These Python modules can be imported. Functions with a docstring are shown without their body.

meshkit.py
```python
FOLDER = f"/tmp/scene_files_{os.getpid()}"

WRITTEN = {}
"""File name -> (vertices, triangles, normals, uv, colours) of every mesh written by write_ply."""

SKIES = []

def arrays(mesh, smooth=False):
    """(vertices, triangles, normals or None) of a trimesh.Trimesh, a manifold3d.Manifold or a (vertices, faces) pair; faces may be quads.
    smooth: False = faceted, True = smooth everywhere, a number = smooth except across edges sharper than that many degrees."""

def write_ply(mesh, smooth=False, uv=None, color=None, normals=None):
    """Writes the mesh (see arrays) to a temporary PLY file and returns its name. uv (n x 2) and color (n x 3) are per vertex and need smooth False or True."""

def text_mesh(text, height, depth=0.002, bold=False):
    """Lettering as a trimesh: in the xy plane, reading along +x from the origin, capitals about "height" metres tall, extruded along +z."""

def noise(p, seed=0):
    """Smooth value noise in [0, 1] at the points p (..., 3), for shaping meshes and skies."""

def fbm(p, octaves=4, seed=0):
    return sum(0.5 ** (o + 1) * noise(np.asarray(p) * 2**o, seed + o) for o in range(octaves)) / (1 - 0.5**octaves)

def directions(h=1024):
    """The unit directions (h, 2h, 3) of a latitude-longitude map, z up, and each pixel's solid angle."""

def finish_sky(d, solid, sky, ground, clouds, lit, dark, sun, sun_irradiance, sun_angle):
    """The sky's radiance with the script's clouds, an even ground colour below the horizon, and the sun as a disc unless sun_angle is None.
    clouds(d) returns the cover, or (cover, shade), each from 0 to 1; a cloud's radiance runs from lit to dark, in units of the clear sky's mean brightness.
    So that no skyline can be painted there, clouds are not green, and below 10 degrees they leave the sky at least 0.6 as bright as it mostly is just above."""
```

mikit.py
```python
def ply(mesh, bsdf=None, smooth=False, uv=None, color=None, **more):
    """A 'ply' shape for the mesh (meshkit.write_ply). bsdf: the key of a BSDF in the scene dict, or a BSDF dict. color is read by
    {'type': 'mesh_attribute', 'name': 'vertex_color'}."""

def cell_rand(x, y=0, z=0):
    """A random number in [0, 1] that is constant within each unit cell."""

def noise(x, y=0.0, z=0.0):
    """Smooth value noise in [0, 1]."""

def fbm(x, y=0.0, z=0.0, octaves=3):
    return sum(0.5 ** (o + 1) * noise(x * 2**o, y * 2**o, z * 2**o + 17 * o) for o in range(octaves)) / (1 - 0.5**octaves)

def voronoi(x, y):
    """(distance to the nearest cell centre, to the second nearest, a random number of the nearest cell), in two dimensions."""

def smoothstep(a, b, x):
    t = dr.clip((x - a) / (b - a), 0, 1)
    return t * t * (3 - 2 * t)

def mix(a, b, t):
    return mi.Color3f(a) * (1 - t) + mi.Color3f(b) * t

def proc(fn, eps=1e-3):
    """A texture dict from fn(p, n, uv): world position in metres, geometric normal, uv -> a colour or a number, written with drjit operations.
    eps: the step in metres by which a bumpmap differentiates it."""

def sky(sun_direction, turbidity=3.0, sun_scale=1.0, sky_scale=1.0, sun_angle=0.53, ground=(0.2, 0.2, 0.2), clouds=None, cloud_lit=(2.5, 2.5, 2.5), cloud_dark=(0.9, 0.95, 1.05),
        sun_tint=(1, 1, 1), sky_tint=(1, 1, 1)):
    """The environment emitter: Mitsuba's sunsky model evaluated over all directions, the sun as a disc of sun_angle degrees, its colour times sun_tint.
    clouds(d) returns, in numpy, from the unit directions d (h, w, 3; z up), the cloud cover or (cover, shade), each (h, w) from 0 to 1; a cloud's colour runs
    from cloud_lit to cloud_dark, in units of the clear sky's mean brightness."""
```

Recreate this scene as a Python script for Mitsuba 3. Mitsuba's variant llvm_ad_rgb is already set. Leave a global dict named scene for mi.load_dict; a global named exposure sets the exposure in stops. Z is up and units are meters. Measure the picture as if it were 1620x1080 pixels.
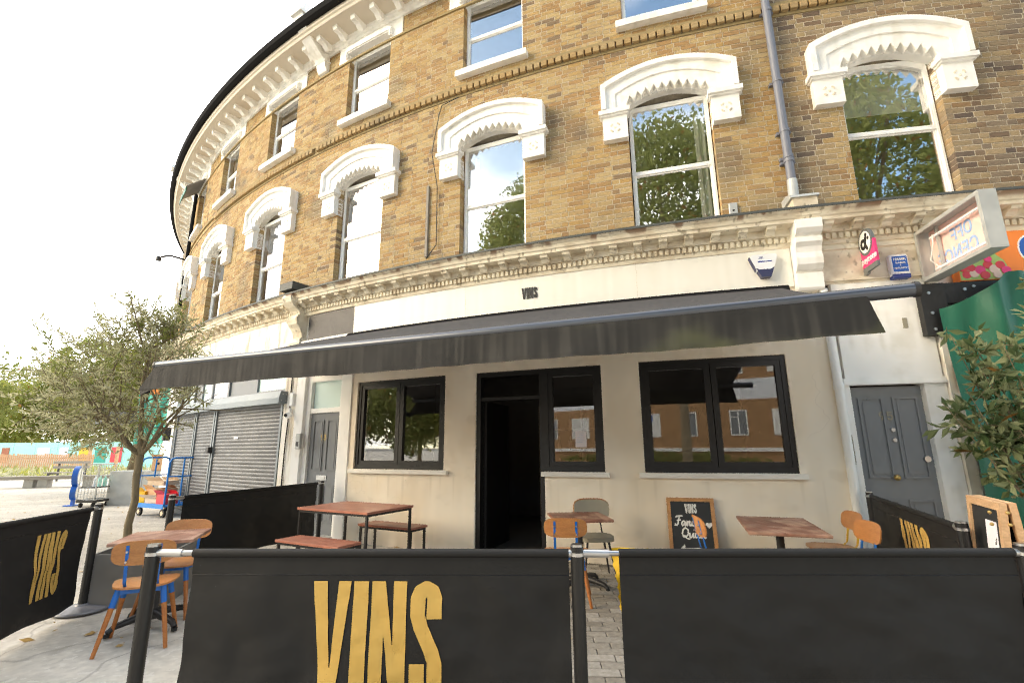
import math, numpy as np, trimesh, mitsuba as mi, drjit as dr, mikit, meshkit
from shapely.geometry import Polygon, LineString, Point, box as sbox
from shapely import affinity
from shapely.ops import unary_union
from mikit import proc, fbm, noise, smoothstep, mix
T = mi.ScalarTransform4f
scene, labels = {}, {}
# ------------------------------------------------------------------ camera, sky, exposure
EYE, FPX, PIT, ROLL = np.array([0, 0, 1.5]), 760.37, 0.2172, -0.0065
_f = np.array([0, math.cos(PIT), math.sin(PIT)]); _r0 = np.array([1.0, 0, 0]); _u0 = np.cross(_r0, _f)
_u = -math.sin(ROLL) * _r0 + math.cos(ROLL) * _u0
scene['camera'] = {'type': 'perspective', 'fov_axis': 'x', 'fov': math.degrees(2 * math.atan(810 / FPX)), 'near_clip': 0.05, 'far_clip': 600.0,
                   'to_world': T().look_at(origin=EYE.tolist(), target=(EYE + _f).tolist(), up=_u.tolist())}
def clouds(d):
    q = d / np.maximum(d[..., 2:3] + 0.25, 0.1)
    n = meshkit.fbm(np.stack([q[..., 0] * 1.1 + 3.1, q[..., 1] * 1.1 + 1.7, q[..., 0] * 0 + 0.5], -1), 5, 7)
    t = 0.15 + 0.41 * np.clip(0.35 - 1.1 * d[..., 1], 0, 1)      # the cloud bank thins out towards the south
    return np.clip((n - t) / 0.13, 0, 1) * 0.97, np.clip((n - 0.6) * 1.5, 0, 0.35)
scene['sky'] = mikit.sky([-0.88, -0.28, 0.42], turbidity=3, sun_scale=0.165, sun_angle=34, clouds=clouds, cloud_lit=(3.0, 2.95, 2.85), cloud_dark=(1.6, 1.6, 1.65), ground=(0.3, 0.29, 0.27), sky_tint=(1.05, 1.0, 0.93))
exposure = 4.0
# ------------------------------------------------------------------ materials
def rgb(*c): return {'type': 'rgb', 'value': list(c)}
def mat(key, base, rough=0.6, two=True, **kw):
    b = {'type': 'principled', 'base_color': base if isinstance(base, dict) else rgb(*base), 'roughness': rough, **kw}
    scene[key] = {'type': 'twosided', 'bsdf': b} if two else b
    return key
def bump(key, base, tex, scale, rough=0.6, **kw):
    scene[key] = {'type': 'twosided', 'bsdf': {'type': 'bumpmap', 'arbitrary': tex, 'scale': scale, 'bsdf': {'type': 'principled', 'base_color': base if isinstance(base, dict) else rgb(*base), 'roughness': rough, **kw}}}
    return key
def c3(r, g, b): return mi.Color3f(r, g, b)
def brick_fn(p, n, uv):       # uv.x: the brick's own tone, uv.y: 0 yellow stock, 1 grey stock
    t = uv.x
    y = mix((0.35, 0.222, 0.08), (0.40, 0.295, 0.145), smoothstep(0.0, 0.45, t))
    y = mix(y, (0.315, 0.19, 0.078), smoothstep(0.5, 0.72, t))
    y = mix(y, (0.19, 0.13, 0.075), smoothstep(0.88, 0.99, t))
    g = mix((0.29, 0.22, 0.135), (0.18, 0.135, 0.092), smoothstep(0.1, 0.5, t))
    g = mix(g, (0.085, 0.062, 0.05), smoothstep(0.6, 0.95, t))
    c = mix(y, g, uv.y)
    k = fbm(p.x * 45, p.y * 45, p.z * 60, 3)
    c = c * (0.62 + 0.76 * k)
    return mix(c, (0.10, 0.09, 0.075), 0.55 * smoothstep(0.55, 0.8, fbm(p.x * 1.3 + 9, p.y * 1.3, p.z * 1.1, 3)))
mat('m_brick', proc(brick_fn), 0.85)
def mortar_fn(p, n, uv):
    k = fbm(p.x * 30, p.y * 30, p.z * 30, 2)
    return mix((0.38, 0.33, 0.25), (0.58, 0.52, 0.42), k)
mat('m_mortar', proc(mortar_fn), 0.9)
def render_fn(p, n, uv):
    k = fbm(p.x * 1.7, p.y * 1.7, p.z * 0.8, 4)
    s = noise(p.x * 9, p.y * 9, p.z * 0.35)
    sa = dr.atan2(p.x - CX, CY - p.y) * RAD
    c = mix((0.86, 0.785, 0.66), (0.80, 0.70, 0.55), smoothstep(0.35, 0.7, k))
    drip = smoothstep(0.62, 0.85, noise(sa * 17, 1.5, p.z * 0.7)) * smoothstep(1.12, 1.05, p.z) * smoothstep(0.35, 1.05, p.z)
    c = mix(c, (0.52, 0.45, 0.34), 0.28 * drip + 0.22 * smoothstep(0.66, 0.8, fbm(sa * 2.3, 4.0, p.z * 2.6, 4)))
    c = mix(c, (0.45, 0.40, 0.32), 0.16 * smoothstep(0.008, 0.0, dr.abs(fbm(sa * 0.9 + 3, p.z * 1.1, 2.0, 5) - 0.52)) * smoothstep(0.5, 0.7, noise(sa * 0.8, p.z, 5.0)))
    low = smoothstep(0.55, 0.0, p.z) * smoothstep(0.35, 0.75, k * 0.6 + s * 0.5)
    c = mix(c, (0.50, 0.45, 0.37), 0.6 * low)
    return c * (0.94 + 0.08 * s)
mat('m_render', proc(render_fn), 0.55)
def fascia_fn(p, n, uv):
    s = noise(p.x * 14, p.y * 14, p.z * 0.5)
    return mix((0.80, 0.79, 0.74), (0.72, 0.70, 0.63), s * 0.6 + 0.4 * fbm(p.x, p.y, p.z * 2, 3))
mat('m_fascia', proc(fascia_fn), 0.45)
def stone_fn(p, n, uv):       # painted stucco cornice with rust and moss streaks
    k = fbm(p.x * 6, p.y * 6, p.z * 6, 4)
    st = noise(p.x * 11, p.y * 11, p.z * 1.2)
    big = fbm(p.x * 0.9 + 4, p.y * 0.9, p.z * 0.2, 2)
    c = mix((0.74, 0.68, 0.55), (0.56, 0.48, 0.36), smoothstep(0.35, 0.75, k))
    c = mix(c, (0.20, 0.10, 0.055), 0.85 * smoothstep(0.56, 0.68, st * 0.65 + big * 0.45) * smoothstep(4.36, 4.44, p.z) * smoothstep(5.0, 4.6, p.z))
    c = mix(c, (0.20, 0.17, 0.11), 0.7 * smoothstep(0.62, 0.8, fbm(p.x * 17, p.y * 17, p.z * 9, 3)))
    return c
mat('m_stone', proc(stone_fn), 0.75)
def white_fn(p, n, uv):
    k = fbm(p.x * 4, p.y * 4, p.z * 4, 4)
    s = noise(p.x * 18, p.y * 18, p.z * 1.0)
    return mix((0.84, 0.83, 0.80), (0.70, 0.68, 0.62), smoothstep(0.45, 0.8, k * 0.7 + s * 0.3))
mat('m_white', proc(white_fn), 0.5)
def dirty_fn(p, n, uv):       # old white paint, much worn
    k = fbm(p.x * 5, p.y * 5, p.z * 2.2, 4)
    s = noise(p.x * 24, p.y * 24, p.z * 0.8)
    c = mix((0.80, 0.78, 0.72), (0.62, 0.55, 0.43), smoothstep(0.4, 0.75, k))
    return mix(c, (0.30, 0.25, 0.19), 0.7 * smoothstep(0.66, 0.85, k * 0.5 + s * 0.55))
mat('m_dirty', proc(dirty_fn), 0.6)
mat('m_soffit', (0.60, 0.54, 0.45), 0.7)
mat('m_frame', (0.82, 0.82, 0.80), 0.3)
mat('m_blackframe', (0.006, 0.006, 0.0065), 0.42)
mat('m_dark', (0.02, 0.02, 0.022), 0.7)
mat('m_room', (0.22, 0.21, 0.20), 0.8)
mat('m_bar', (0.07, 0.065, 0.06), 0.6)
mat('m_curtain', (0.72, 0.71, 0.68), 0.8)
mat('m_blind', (0.40, 0.42, 0.40), 0.7)
mat('m_lead', (0.07, 0.075, 0.07), 0.6)
mat('m_gutter', (0.014, 0.014, 0.015), 0.9, specular=0.1)
mat('m_pipe', (0.17, 0.18, 0.22), 0.45)
mat('m_greydoor', (0.19, 0.20, 0.212), 0.42)
mat('m_slate', (0.032, 0.03, 0.034), 0.5)
mat('m_steel', (0.55, 0.55, 0.55), 0.35, metallic=0.9)
mat('m_chrome', (0.5, 0.5, 0.5), 0.25, metallic=1.0)
mat('m_brass', (0.6, 0.42, 0.15), 0.3, metallic=0.9)
def shutter_fn(p, n, uv):
    k = fbm(p.x * 3, p.y * 3, p.z * 5, 4)
    return mix((0.125, 0.13, 0.137), (0.165, 0.17, 0.177), smoothstep(0.3, 0.7, k))
mat('m_shutter', proc(shutter_fn), 0.45, metallic=0.3)
mat('m_box', (0.21, 0.24, 0.26), 0.4, metallic=0.3)
mat('m_frosted', (0.55, 0.68, 0.66), 0.25)
def fabric_fn(p, n, uv):      # weathered awning cloth: faint vertical run marks, green bloom
    s = noise(p.x * 38 + p.y * 17, 3.3, p.z * 1.3)
    b = fbm(p.x * 1.4, p.y * 1.4, p.z * 1.8, 4)
    c = mix((0.012, 0.012, 0.012), (0.045, 0.043, 0.039), smoothstep(0.35, 0.9, s * 0.45 + b * 0.6))
    return mix(c, (0.085, 0.095, 0.04), 0.6 * smoothstep(0.52, 0.72, b) * smoothstep(0.2, 1.6, p.x))
mat('m_fabric', proc(fabric_fn), 0.8)
mat('m_awningtop', (0.045, 0.044, 0.046), 0.85)
mat('m_bar_metal', (0.10, 0.11, 0.13), 0.28, metallic=0.6)
mat('m_canvas', proc(lambda p, n, uv: mix((0.004, 0.0039, 0.004), (0.007, 0.0068, 0.0068), fbm(p.x * 4, p.y * 4, p.z * 4, 4)) * (0.9 + 0.2 * noise(p.x * 300, p.y * 300, p.z * 300))), 0.7, sheen=0.16)
mat('m_gold', (0.60, 0.385, 0.095), 0.45, metallic=0.15)
mat('m_post', (0.007, 0.007, 0.0075), 0.38)
mat('m_base', (0.16, 0.16, 0.175), 0.35)
def wood_at(a, b, sc):
    def fn(p, n, uv):
        g = fbm(p.x * sc, p.y * sc * 1.3, p.z * 4 * sc, 3)
        return mix(a, b, g) * (0.88 + 0.22 * noise(p.x * 90, p.y * 70, p.z * 110))
    return proc(fn)
mat('m_ply', wood_at((0.40, 0.155, 0.045), (0.52, 0.235, 0.08), 7), 0.32, clearcoat=0.4)
mat('m_leg', wood_at((0.36, 0.11, 0.022), (0.48, 0.175, 0.04), 11), 0.4, clearcoat=0.2)
def tabletop_fn(p, n, uv):
    g = fbm(p.x * 5, p.y * 5, p.z * 8, 4)
    w = noise(p.x * 34, p.y * 5, 1.0)
    return mix((0.20, 0.085, 0.055), (0.36, 0.21, 0.15), smoothstep(0.35, 0.7, g)) * (0.8 + 0.4 * w)
mat('m_table', proc(tabletop_fn), 0.42, clearcoat=0.15)
mat('m_slat', wood_at((0.36, 0.13, 0.085), (0.48, 0.20, 0.13), 6), 0.4)
mat('m_boardwood', wood_at((0.42, 0.19, 0.06), (0.55, 0.29, 0.11), 8), 0.5)
mat('m_rawwood', wood_at((0.45, 0.27, 0.14), (0.60, 0.40, 0.23), 9), 0.6)
mat('m_blue', (0.012, 0.13, 0.48), 0.35)
mat('m_trolley', (0.02, 0.20, 0.62), 0.35)
mat('m_yellow', (0.75, 0.46, 0.02), 0.4)
mat('m_iron', (0.025, 0.024, 0.024), 0.45)
mat('m_pad', (0.28, 0.255, 0.19), 0.5)
mat('m_chalk', (0.022, 0.024, 0.025), 0.6)
mat('m_chalktext', (0.78, 0.76, 0.72), 0.7)
mat('m_paper', (0.80, 0.76, 0.80), 0.6)
mat('m_black', (0.012, 0.012, 0.012), 0.5)
mat('m_tarp', (0.004, 0.10, 0.058), 0.5)
mat('m_teal', (0.02, 0.33, 0.26), 0.5)
mat('m_orange', (0.85, 0.24, 0.035), 0.4)
mat('m_signblue', (0.02, 0.11, 0.45), 0.4)
mat('m_deepblue', (0.02, 0.045, 0.22), 0.35)
mat('m_pink', (0.72, 0.05, 0.20), 0.4)
mat('m_red', (0.62, 0.05, 0.07), 0.35)
mat('m_fruitpale', (0.72, 0.55, 0.45), 0.35)
mat('m_fruitgreen', (0.35, 0.5, 0.15), 0.4)
mat('m_navy', (0.015, 0.018, 0.075), 0.3)
mat('m_palewhite', (0.74, 0.76, 0.80), 0.35)
mat('m_signgrey', (0.13, 0.14, 0.14), 0.5)
mat('m_plastic', (0.80, 0.55, 0.50), 0.35)
mat('m_acrylic', (0.86, 0.60, 0.53), 0.3)
mat('m_paleblue', (0.34, 0.47, 0.72), 0.4)
mat('m_tube', (0.86, 0.86, 0.86), 0.3)
mat('m_galv', proc(lambda p, n, uv: mix((0.36, 0.37, 0.36), (0.56, 0.57, 0.55), fbm(p.x * 5, p.y * 5, p.z * 5, 3))), 0.5, metallic=0.25)
mat('m_planter', proc(lambda p, n, uv: mix((0.16, 0.155, 0.145), (0.26, 0.25, 0.235), fbm(p.x * 3, p.y * 3, p.z * 3, 4))), 0.5, metallic=0.3)
mat('m_terracotta', (0.34, 0.115, 0.06), 0.7)
mat('m_soil', (0.05, 0.038, 0.028), 0.9)
mat('m_card', (0.52, 0.33, 0.19), 0.8)
mat('m_cardpale', (0.66, 0.54, 0.40), 0.8)
mat('m_bark', proc(lambda p, n, uv: mix((0.13, 0.10, 0.062), (0.24, 0.195, 0.12), fbm(p.x * 25, p.y * 25, p.z * 8, 3))), 0.9)
mat('m_greywood', wood_at((0.20, 0.18, 0.155), (0.33, 0.30, 0.26), 5), 0.8)
mat('m_palewood', wood_at((0.46, 0.25, 0.13), (0.62, 0.38, 0.22), 5), 0.8)
mat('m_concrete', (0.36, 0.35, 0.32), 0.85)
mat('m_aqua', (0.34, 0.68, 0.60), 0.6)
def ground_fn(p, n, uv):
    k = fbm(p.x * 0.6, p.y * 0.6, 0.0, 4); g = fbm(p.x * 22, p.y * 22, 0.0, 3)
    w = fbm(p.x * 1.2 + p.y * 0.4, p.y * 5.5, 3.0, 3)
    c = mix((0.37, 0.34, 0.288), (0.475, 0.44, 0.38), smoothstep(0.3, 0.7, k * 0.5 + w * 0.5))
    c = c * (0.82 + 0.32 * g)
    sp = smoothstep(0.80, 0.84, noise(p.x * 26, p.y * 26, 2.0)); crack = smoothstep(0.012, 0.0, dr.abs(fbm(p.x * 0.8, p.y * 0.8, 7.0, 4) - 0.5))
    return mix(mix(c, (0.55, 0.52, 0.47), 0.5 * sp), (0.17, 0.15, 0.13), 0.45 * crack)
bump('m_ground', proc(ground_fn), proc(lambda p, n, uv: fbm(p.x * 60, p.y * 60, 0.0, 2)), 0.004, 0.85)
def paver_fn(p, n, uv):
    g = fbm(p.x * 40, p.y * 40, 1.0, 3)
    return mix((0.20, 0.178, 0.145), (0.32, 0.295, 0.255), uv.x) * (0.75 + 0.5 * g)
mat('m_paver', proc(paver_fn), 0.85)
mat('m_bed', (0.12, 0.11, 0.09), 0.95)
def leaf_fn(p, n, uv):        # uv.x: tone of the leaf, uv.y: kind (0 olive grey, .25 mid green, .5 yellow green, .75 laurel, 1 dark green)
    t = uv.x
    a = mix((0.29, 0.30, 0.15), (0.62, 0.60, 0.42), t)
    b = mix((0.14, 0.18, 0.05), (0.36, 0.37, 0.13), t)
    c = mix((0.22, 0.26, 0.05), (0.44, 0.43, 0.12), t)
    d = mix((0.08, 0.13, 0.05), (0.46, 0.48, 0.27), t)
    e = mix((0.035, 0.06, 0.02), (0.10, 0.13, 0.04), t)
    f = smoothstep(0.1, 0.15, uv.y); g = smoothstep(0.35, 0.4, uv.y); h = smoothstep(0.6, 0.65, uv.y); i = smoothstep(0.85, 0.9, uv.y)
    col = mix(mix(mix(mix(a, b, f), c, g), d, h), e, i)
    return mix(col, (0.30, 0.16, 0.05), smoothstep(0.965, 0.975, t))
scene['m_leaf'] = {'type': 'principledthin', 'base_color': proc(leaf_fn), 'roughness': 0.42, 'diff_trans': 1.0, 'spec_trans': 0.0}
scene['m_litter'] = {'type': 'twosided', 'bsdf': {'type': 'diffuse', 'reflectance': rgb(0.42, 0.27, 0.10)}}
scene['m_pane'] = {'type': 'thindielectric', 'int_ior': 2.0, 'ext_ior': 1.0}
scene['m_sashpane'] = {'type': 'thindielectric', 'int_ior': 3.6, 'ext_ior': 1.0}
mat('m_string', proc(lambda p, n, uv: mix((0.22, 0.165, 0.08), (0.34, 0.26, 0.13), fbm(p.x * 9, p.y * 9, p.z * 30, 3))), 0.85)
mat('m_flatbrick', proc(lambda p, n, uv: mix((0.30, 0.165, 0.07), (0.42, 0.245, 0.12), fbm(p.x * 4, p.y * 4, p.z * 13, 3))), 0.85)
# ------------------------------------------------------------------ helpers
CX, CY, RAD = 9.9566, 32.0846, 26.828          # the crescent is an arc of this circle; s = metres along it, o = metres out of it
def bend(m):
    """flat (s, -o, z) -> the crescent"""
    v = np.asarray(m.vertices); th = v[:, 0] / RAD; r = RAD - v[:, 1]
    return trimesh.Trimesh(np.stack([CX + r * np.sin(th), CY - r * np.cos(th), v[:, 2]], 1), m.faces, process=False)
def at(s, o=0.0, z=0.0):
    th = s / RAD
    return np.array([CX + (RAD + o) * math.sin(th), CY - (RAD + o) * math.cos(th), z])
def cat(*ms):
    ms = [m for m in (ms[0] if len(ms) == 1 and isinstance(ms[0], (list, tuple)) else ms)]
    return ms[0] if len(ms) == 1 else trimesh.util.concatenate(ms)
def bx(x0, x1, y0, y1, z0, z1, ch=0.0):
    if ch:
        pts = []
        for a, b, c in ((ch, ch, 0), (ch, 0, ch), (0, ch, ch)):
            for i in (0, 1):
                for j in (0, 1):
                    for k in (0, 1):
                        pts.append((x0 + a if i == 0 else x1 - a, y0 + b if j == 0 else y1 - b, z0 + c if k == 0 else z1 - c))
        return trimesh.convex.convex_hull(np.array(pts))
    m = trimesh.creation.box(extents=(x1 - x0, y1 - y0, z1 - z0)); m.apply_translation(((x0 + x1) / 2, (y0 + y1) / 2, (z0 + z1) / 2))
    return m
def sweep(profile, s0, s1, step=0.4, bent=True):
    """closed profile of (o, z) points swept along s"""
    P = np.array(Polygon(profile).exterior.coords[:-1]); n = max(1, int(math.ceil((s1 - s0) / step))); k = len(P)
    ss = np.linspace(s0, s1, n + 1)
    v = np.concatenate([np.stack([np.full(k, s), -P[:, 0], P[:, 1]], 1) for s in ss])
    i = np.arange(k); j = (i + 1) % k; f = []
    for a in range(n):
        f += [np.stack([a * k + i, (a + 1) * k + i, (a + 1) * k + j], 1), np.stack([a * k + i, (a + 1) * k + j, a * k + j], 1)]
    cv, cf = trimesh.creation.triangulate_polygon(Polygon(P), engine='earcut')
    idx = np.array([np.argmin(((P - q) ** 2).sum(1)) for q in cv]); cf = idx[cf]
    f += [cf, n * k + cf[:, ::-1]]
    m = trimesh.Trimesh(v, np.vstack(f), process=False)
    trimesh.repair.fix_normals(m)
    return bend(m) if bent else m
def fb(s0, s1, o0, o1, z0, z1, ch=0.0):
    """box on the facade from o0 out to o1"""
    if s1 - s0 > 0.7: return sweep([(o0, z0), (o1, z0), (o1, z1), (o0, z1)], s0, s1)
    return bend(bx(s0, s1, -o1, -o0, z0, z1, ch))
def plate(poly, o0, o1, strip=0.45):
    """polygon in (s, z) extruded from o0 out to o1, bent"""
    out = []; x0, _, x1, _ = poly.bounds; n = max(1, int(math.ceil((x1 - x0) / strip)))
    e = np.linspace(x0, x1, n + 1)
    for a, b in zip(e[:-1], e[1:]):
        g = poly.intersection(sbox(a, -50, b, 50)) if n > 1 else poly
        for h in getattr(g, 'geoms', [g]):
            if h.geom_type != 'Polygon' or h.area < 1e-6: continue
            m = trimesh.creation.extrude_polygon(h, o1 - o0, engine='earcut')
            v = m.vertices; out.append(trimesh.Trimesh(np.stack([v[:, 0], -v[:, 2] - o0, v[:, 1]], 1), m.faces, process=False))
    m = bend(cat(out)); return m
def tube(pts, r, n=10, cap=True, r1=None):
    pts = np.asarray(pts, float); k = len(pts); rr = np.linspace(r, r1 if r1 is not None else r, k) if np.isscalar(r) else np.asarray(r)
    t = np.gradient(pts, axis=0) if k > 2 else np.repeat((pts[1:] - pts[:-1]), 2, 0); t /= np.linalg.norm(t, axis=1, keepdims=True)
    ref = np.array([0, 0, 1.0]) if abs(t[0][2]) < 0.9 else np.array([1.0, 0, 0]); v = []
    for p, d, q in zip(pts, t, rr):
        a = np.cross(d, ref); a /= np.linalg.norm(a); b = np.cross(d, a); ref = np.cross(a, d)
        w = np.arange(n) * 2 * math.pi / n
        v.append(p + q * (np.cos(w)[:, None] * a + np.sin(w)[:, None] * b))
    v = np.concatenate(v); f = []; i = np.arange(n); j = (i + 1) % n
    for c in range(k - 1):
        f += [np.stack([c * n + i, c * n + j, (c + 1) * n + j], 1), np.stack([c * n + i, (c + 1) * n + j, (c + 1) * n + i], 1)]
    if cap:
        v = np.vstack([v, pts[:1], pts[-1:]]); a = k * n
        f += [np.stack([j, i, 0 * i + a], 1), np.stack([(k - 1) * n + i, (k - 1) * n + j, 0 * i + a + 1], 1)]
    m = trimesh.Trimesh(v, np.vstack(f), process=False); trimesh.repair.fix_normals(m); return m
def disc(c, r, h, n=40, ax=2):
    m = trimesh.creation.cylinder(r, h, sections=n)
    if ax == 1: m.apply_transform(trimesh.transformations.rotation_matrix(math.pi / 2, [1, 0, 0]))
    if ax == 0: m.apply_transform(trimesh.transformations.rotation_matrix(math.pi / 2, [0, 1, 0]))
    m.apply_translation(c); return m
def hullpts(*pts): return trimesh.convex.convex_hull(np.array(pts, float))
def grid_mesh(P):
    h, w = P.shape[:2]; i = np.arange(h * w).reshape(h, w); a, b, c, d = i[:-1, :-1].ravel(), i[:-1, 1:].ravel(), i[1:, 1:].ravel(), i[1:, :-1].ravel()
    return trimesh.Trimesh(P.reshape(-1, 3), np.vstack([np.stack([a, b, c], 1), np.stack([a, c, d], 1)]), process=False)
def move(m, loc=(0, 0, 0), rz=0.0):
    m = m.copy(); m.apply_transform(trimesh.transformations.rotation_matrix(rz, [0, 0, 1])); m.apply_translation(loc); return m
_count = {}
def key_for(k):
    n = _count.get(k, 0); _count[k] = n + 1
    return k if n == 0 else f'{k}_{n:03d}'
def thing(name, label, cat_, group=None, kind=None):
    k = key_for(name); labels[k] = {'label': label, 'category': cat_}
    if group: labels[k]['group'] = group
    if kind: labels[k]['kind'] = kind
    return k
def put(parent, name, mesh, m, smooth=False, label=None, kind=None, **kw):
    k = key_for(f'{parent}__{name}' if parent else name)
    scene[k] = mikit.ply(mesh, m, smooth=smooth, **kw)
    if label or kind:
        labels[k] = {}
        if label: labels[k]['label'] = label
        if kind: labels[k]['kind'] = kind
    return k
def struct(name, mesh, m, label, **kw):
    k = put(None, name, mesh, m, **kw); labels[k] = {'label': label, 'kind': 'structure'}; return k
def solo(name, mesh, m, label, cat_, group=None, **kw):
    k = put(None, name, mesh, m, **kw); labels[k] = {'label': label, 'category': cat_}
    if group: labels[k]['group'] = group
    return k
def letters():
    """condensed heavy capitals V I N S in a box one unit tall; total width about .95"""
    V = Polygon([(0, 1), (.105, 1), (.150, .30), (.158, .30), (.19, 1), (.285, 1), (.20, 0), (.095, 0)])
    I = sbox(.305, 0, .415, 1)
    N = Polygon([(.44, 0), (.44, 1), (.54, 1), (.60, .48), (.605, .48), (.60, 1), (.70, 1), (.70, 0), (.605, 0), (.54, .54), (.535, .54), (.54, 0)])
    path = LineString([(.905, .69), (.905, .86), (.885, .92), (.845, .945), (.805, .92), (.785, .86), (.785, .72), (.81, .62), (.885, .44), (.912, .34), (.912, .16), (.89, .085), (.848, .055), (.805, .085), (.785, .16), (.785, .33)])
    S = path.buffer(.054, cap_style=2, join_style=1)
    return [V, I, N, S]
def text(s, h, depth=0.004, bold=True, shear=0.0, sx=1.0):
    m = meshkit.text_mesh(s, h, depth, bold); v = m.vertices.copy(); v[:, 0] = v[:, 0] * sx + shear * v[:, 1]; m.vertices = v
    m.apply_translation((-(m.bounds[0][0] + m.bounds[1][0]) / 2, 0, 0)); return m
def stand(m, origin, right, up):
    """xy-plane mesh -> plane spanned by right, up at origin; +z becomes right x up"""
    right, up = np.asarray(right, float), np.asarray(up, float); right /= np.linalg.norm(right); up /= np.linalg.norm(up); w = np.cross(right, up)
    v = m.vertices; return trimesh.Trimesh(np.asarray(origin) + v[:, :1] * right + v[:, 1:2] * up + v[:, 2:3] * w, m.faces, process=False)
rng = np.random.default_rng(5)
# ------------------------------------------------------------------ ground
gx = np.concatenate([[-260, -120, -70], np.linspace(-45, 30, 26), [60, 120, 260]]); gy = np.concatenate([[-160, -80, -40], np.linspace(-25, 60, 30), [90, 150, 260]])
GX, GY = np.meshgrid(gx, gy)
struct('ground', grid_mesh(np.stack([GX, GY, GX * 0], -1)), 'm_ground', 'pale worn concrete and tarmac ground of the square')
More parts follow.
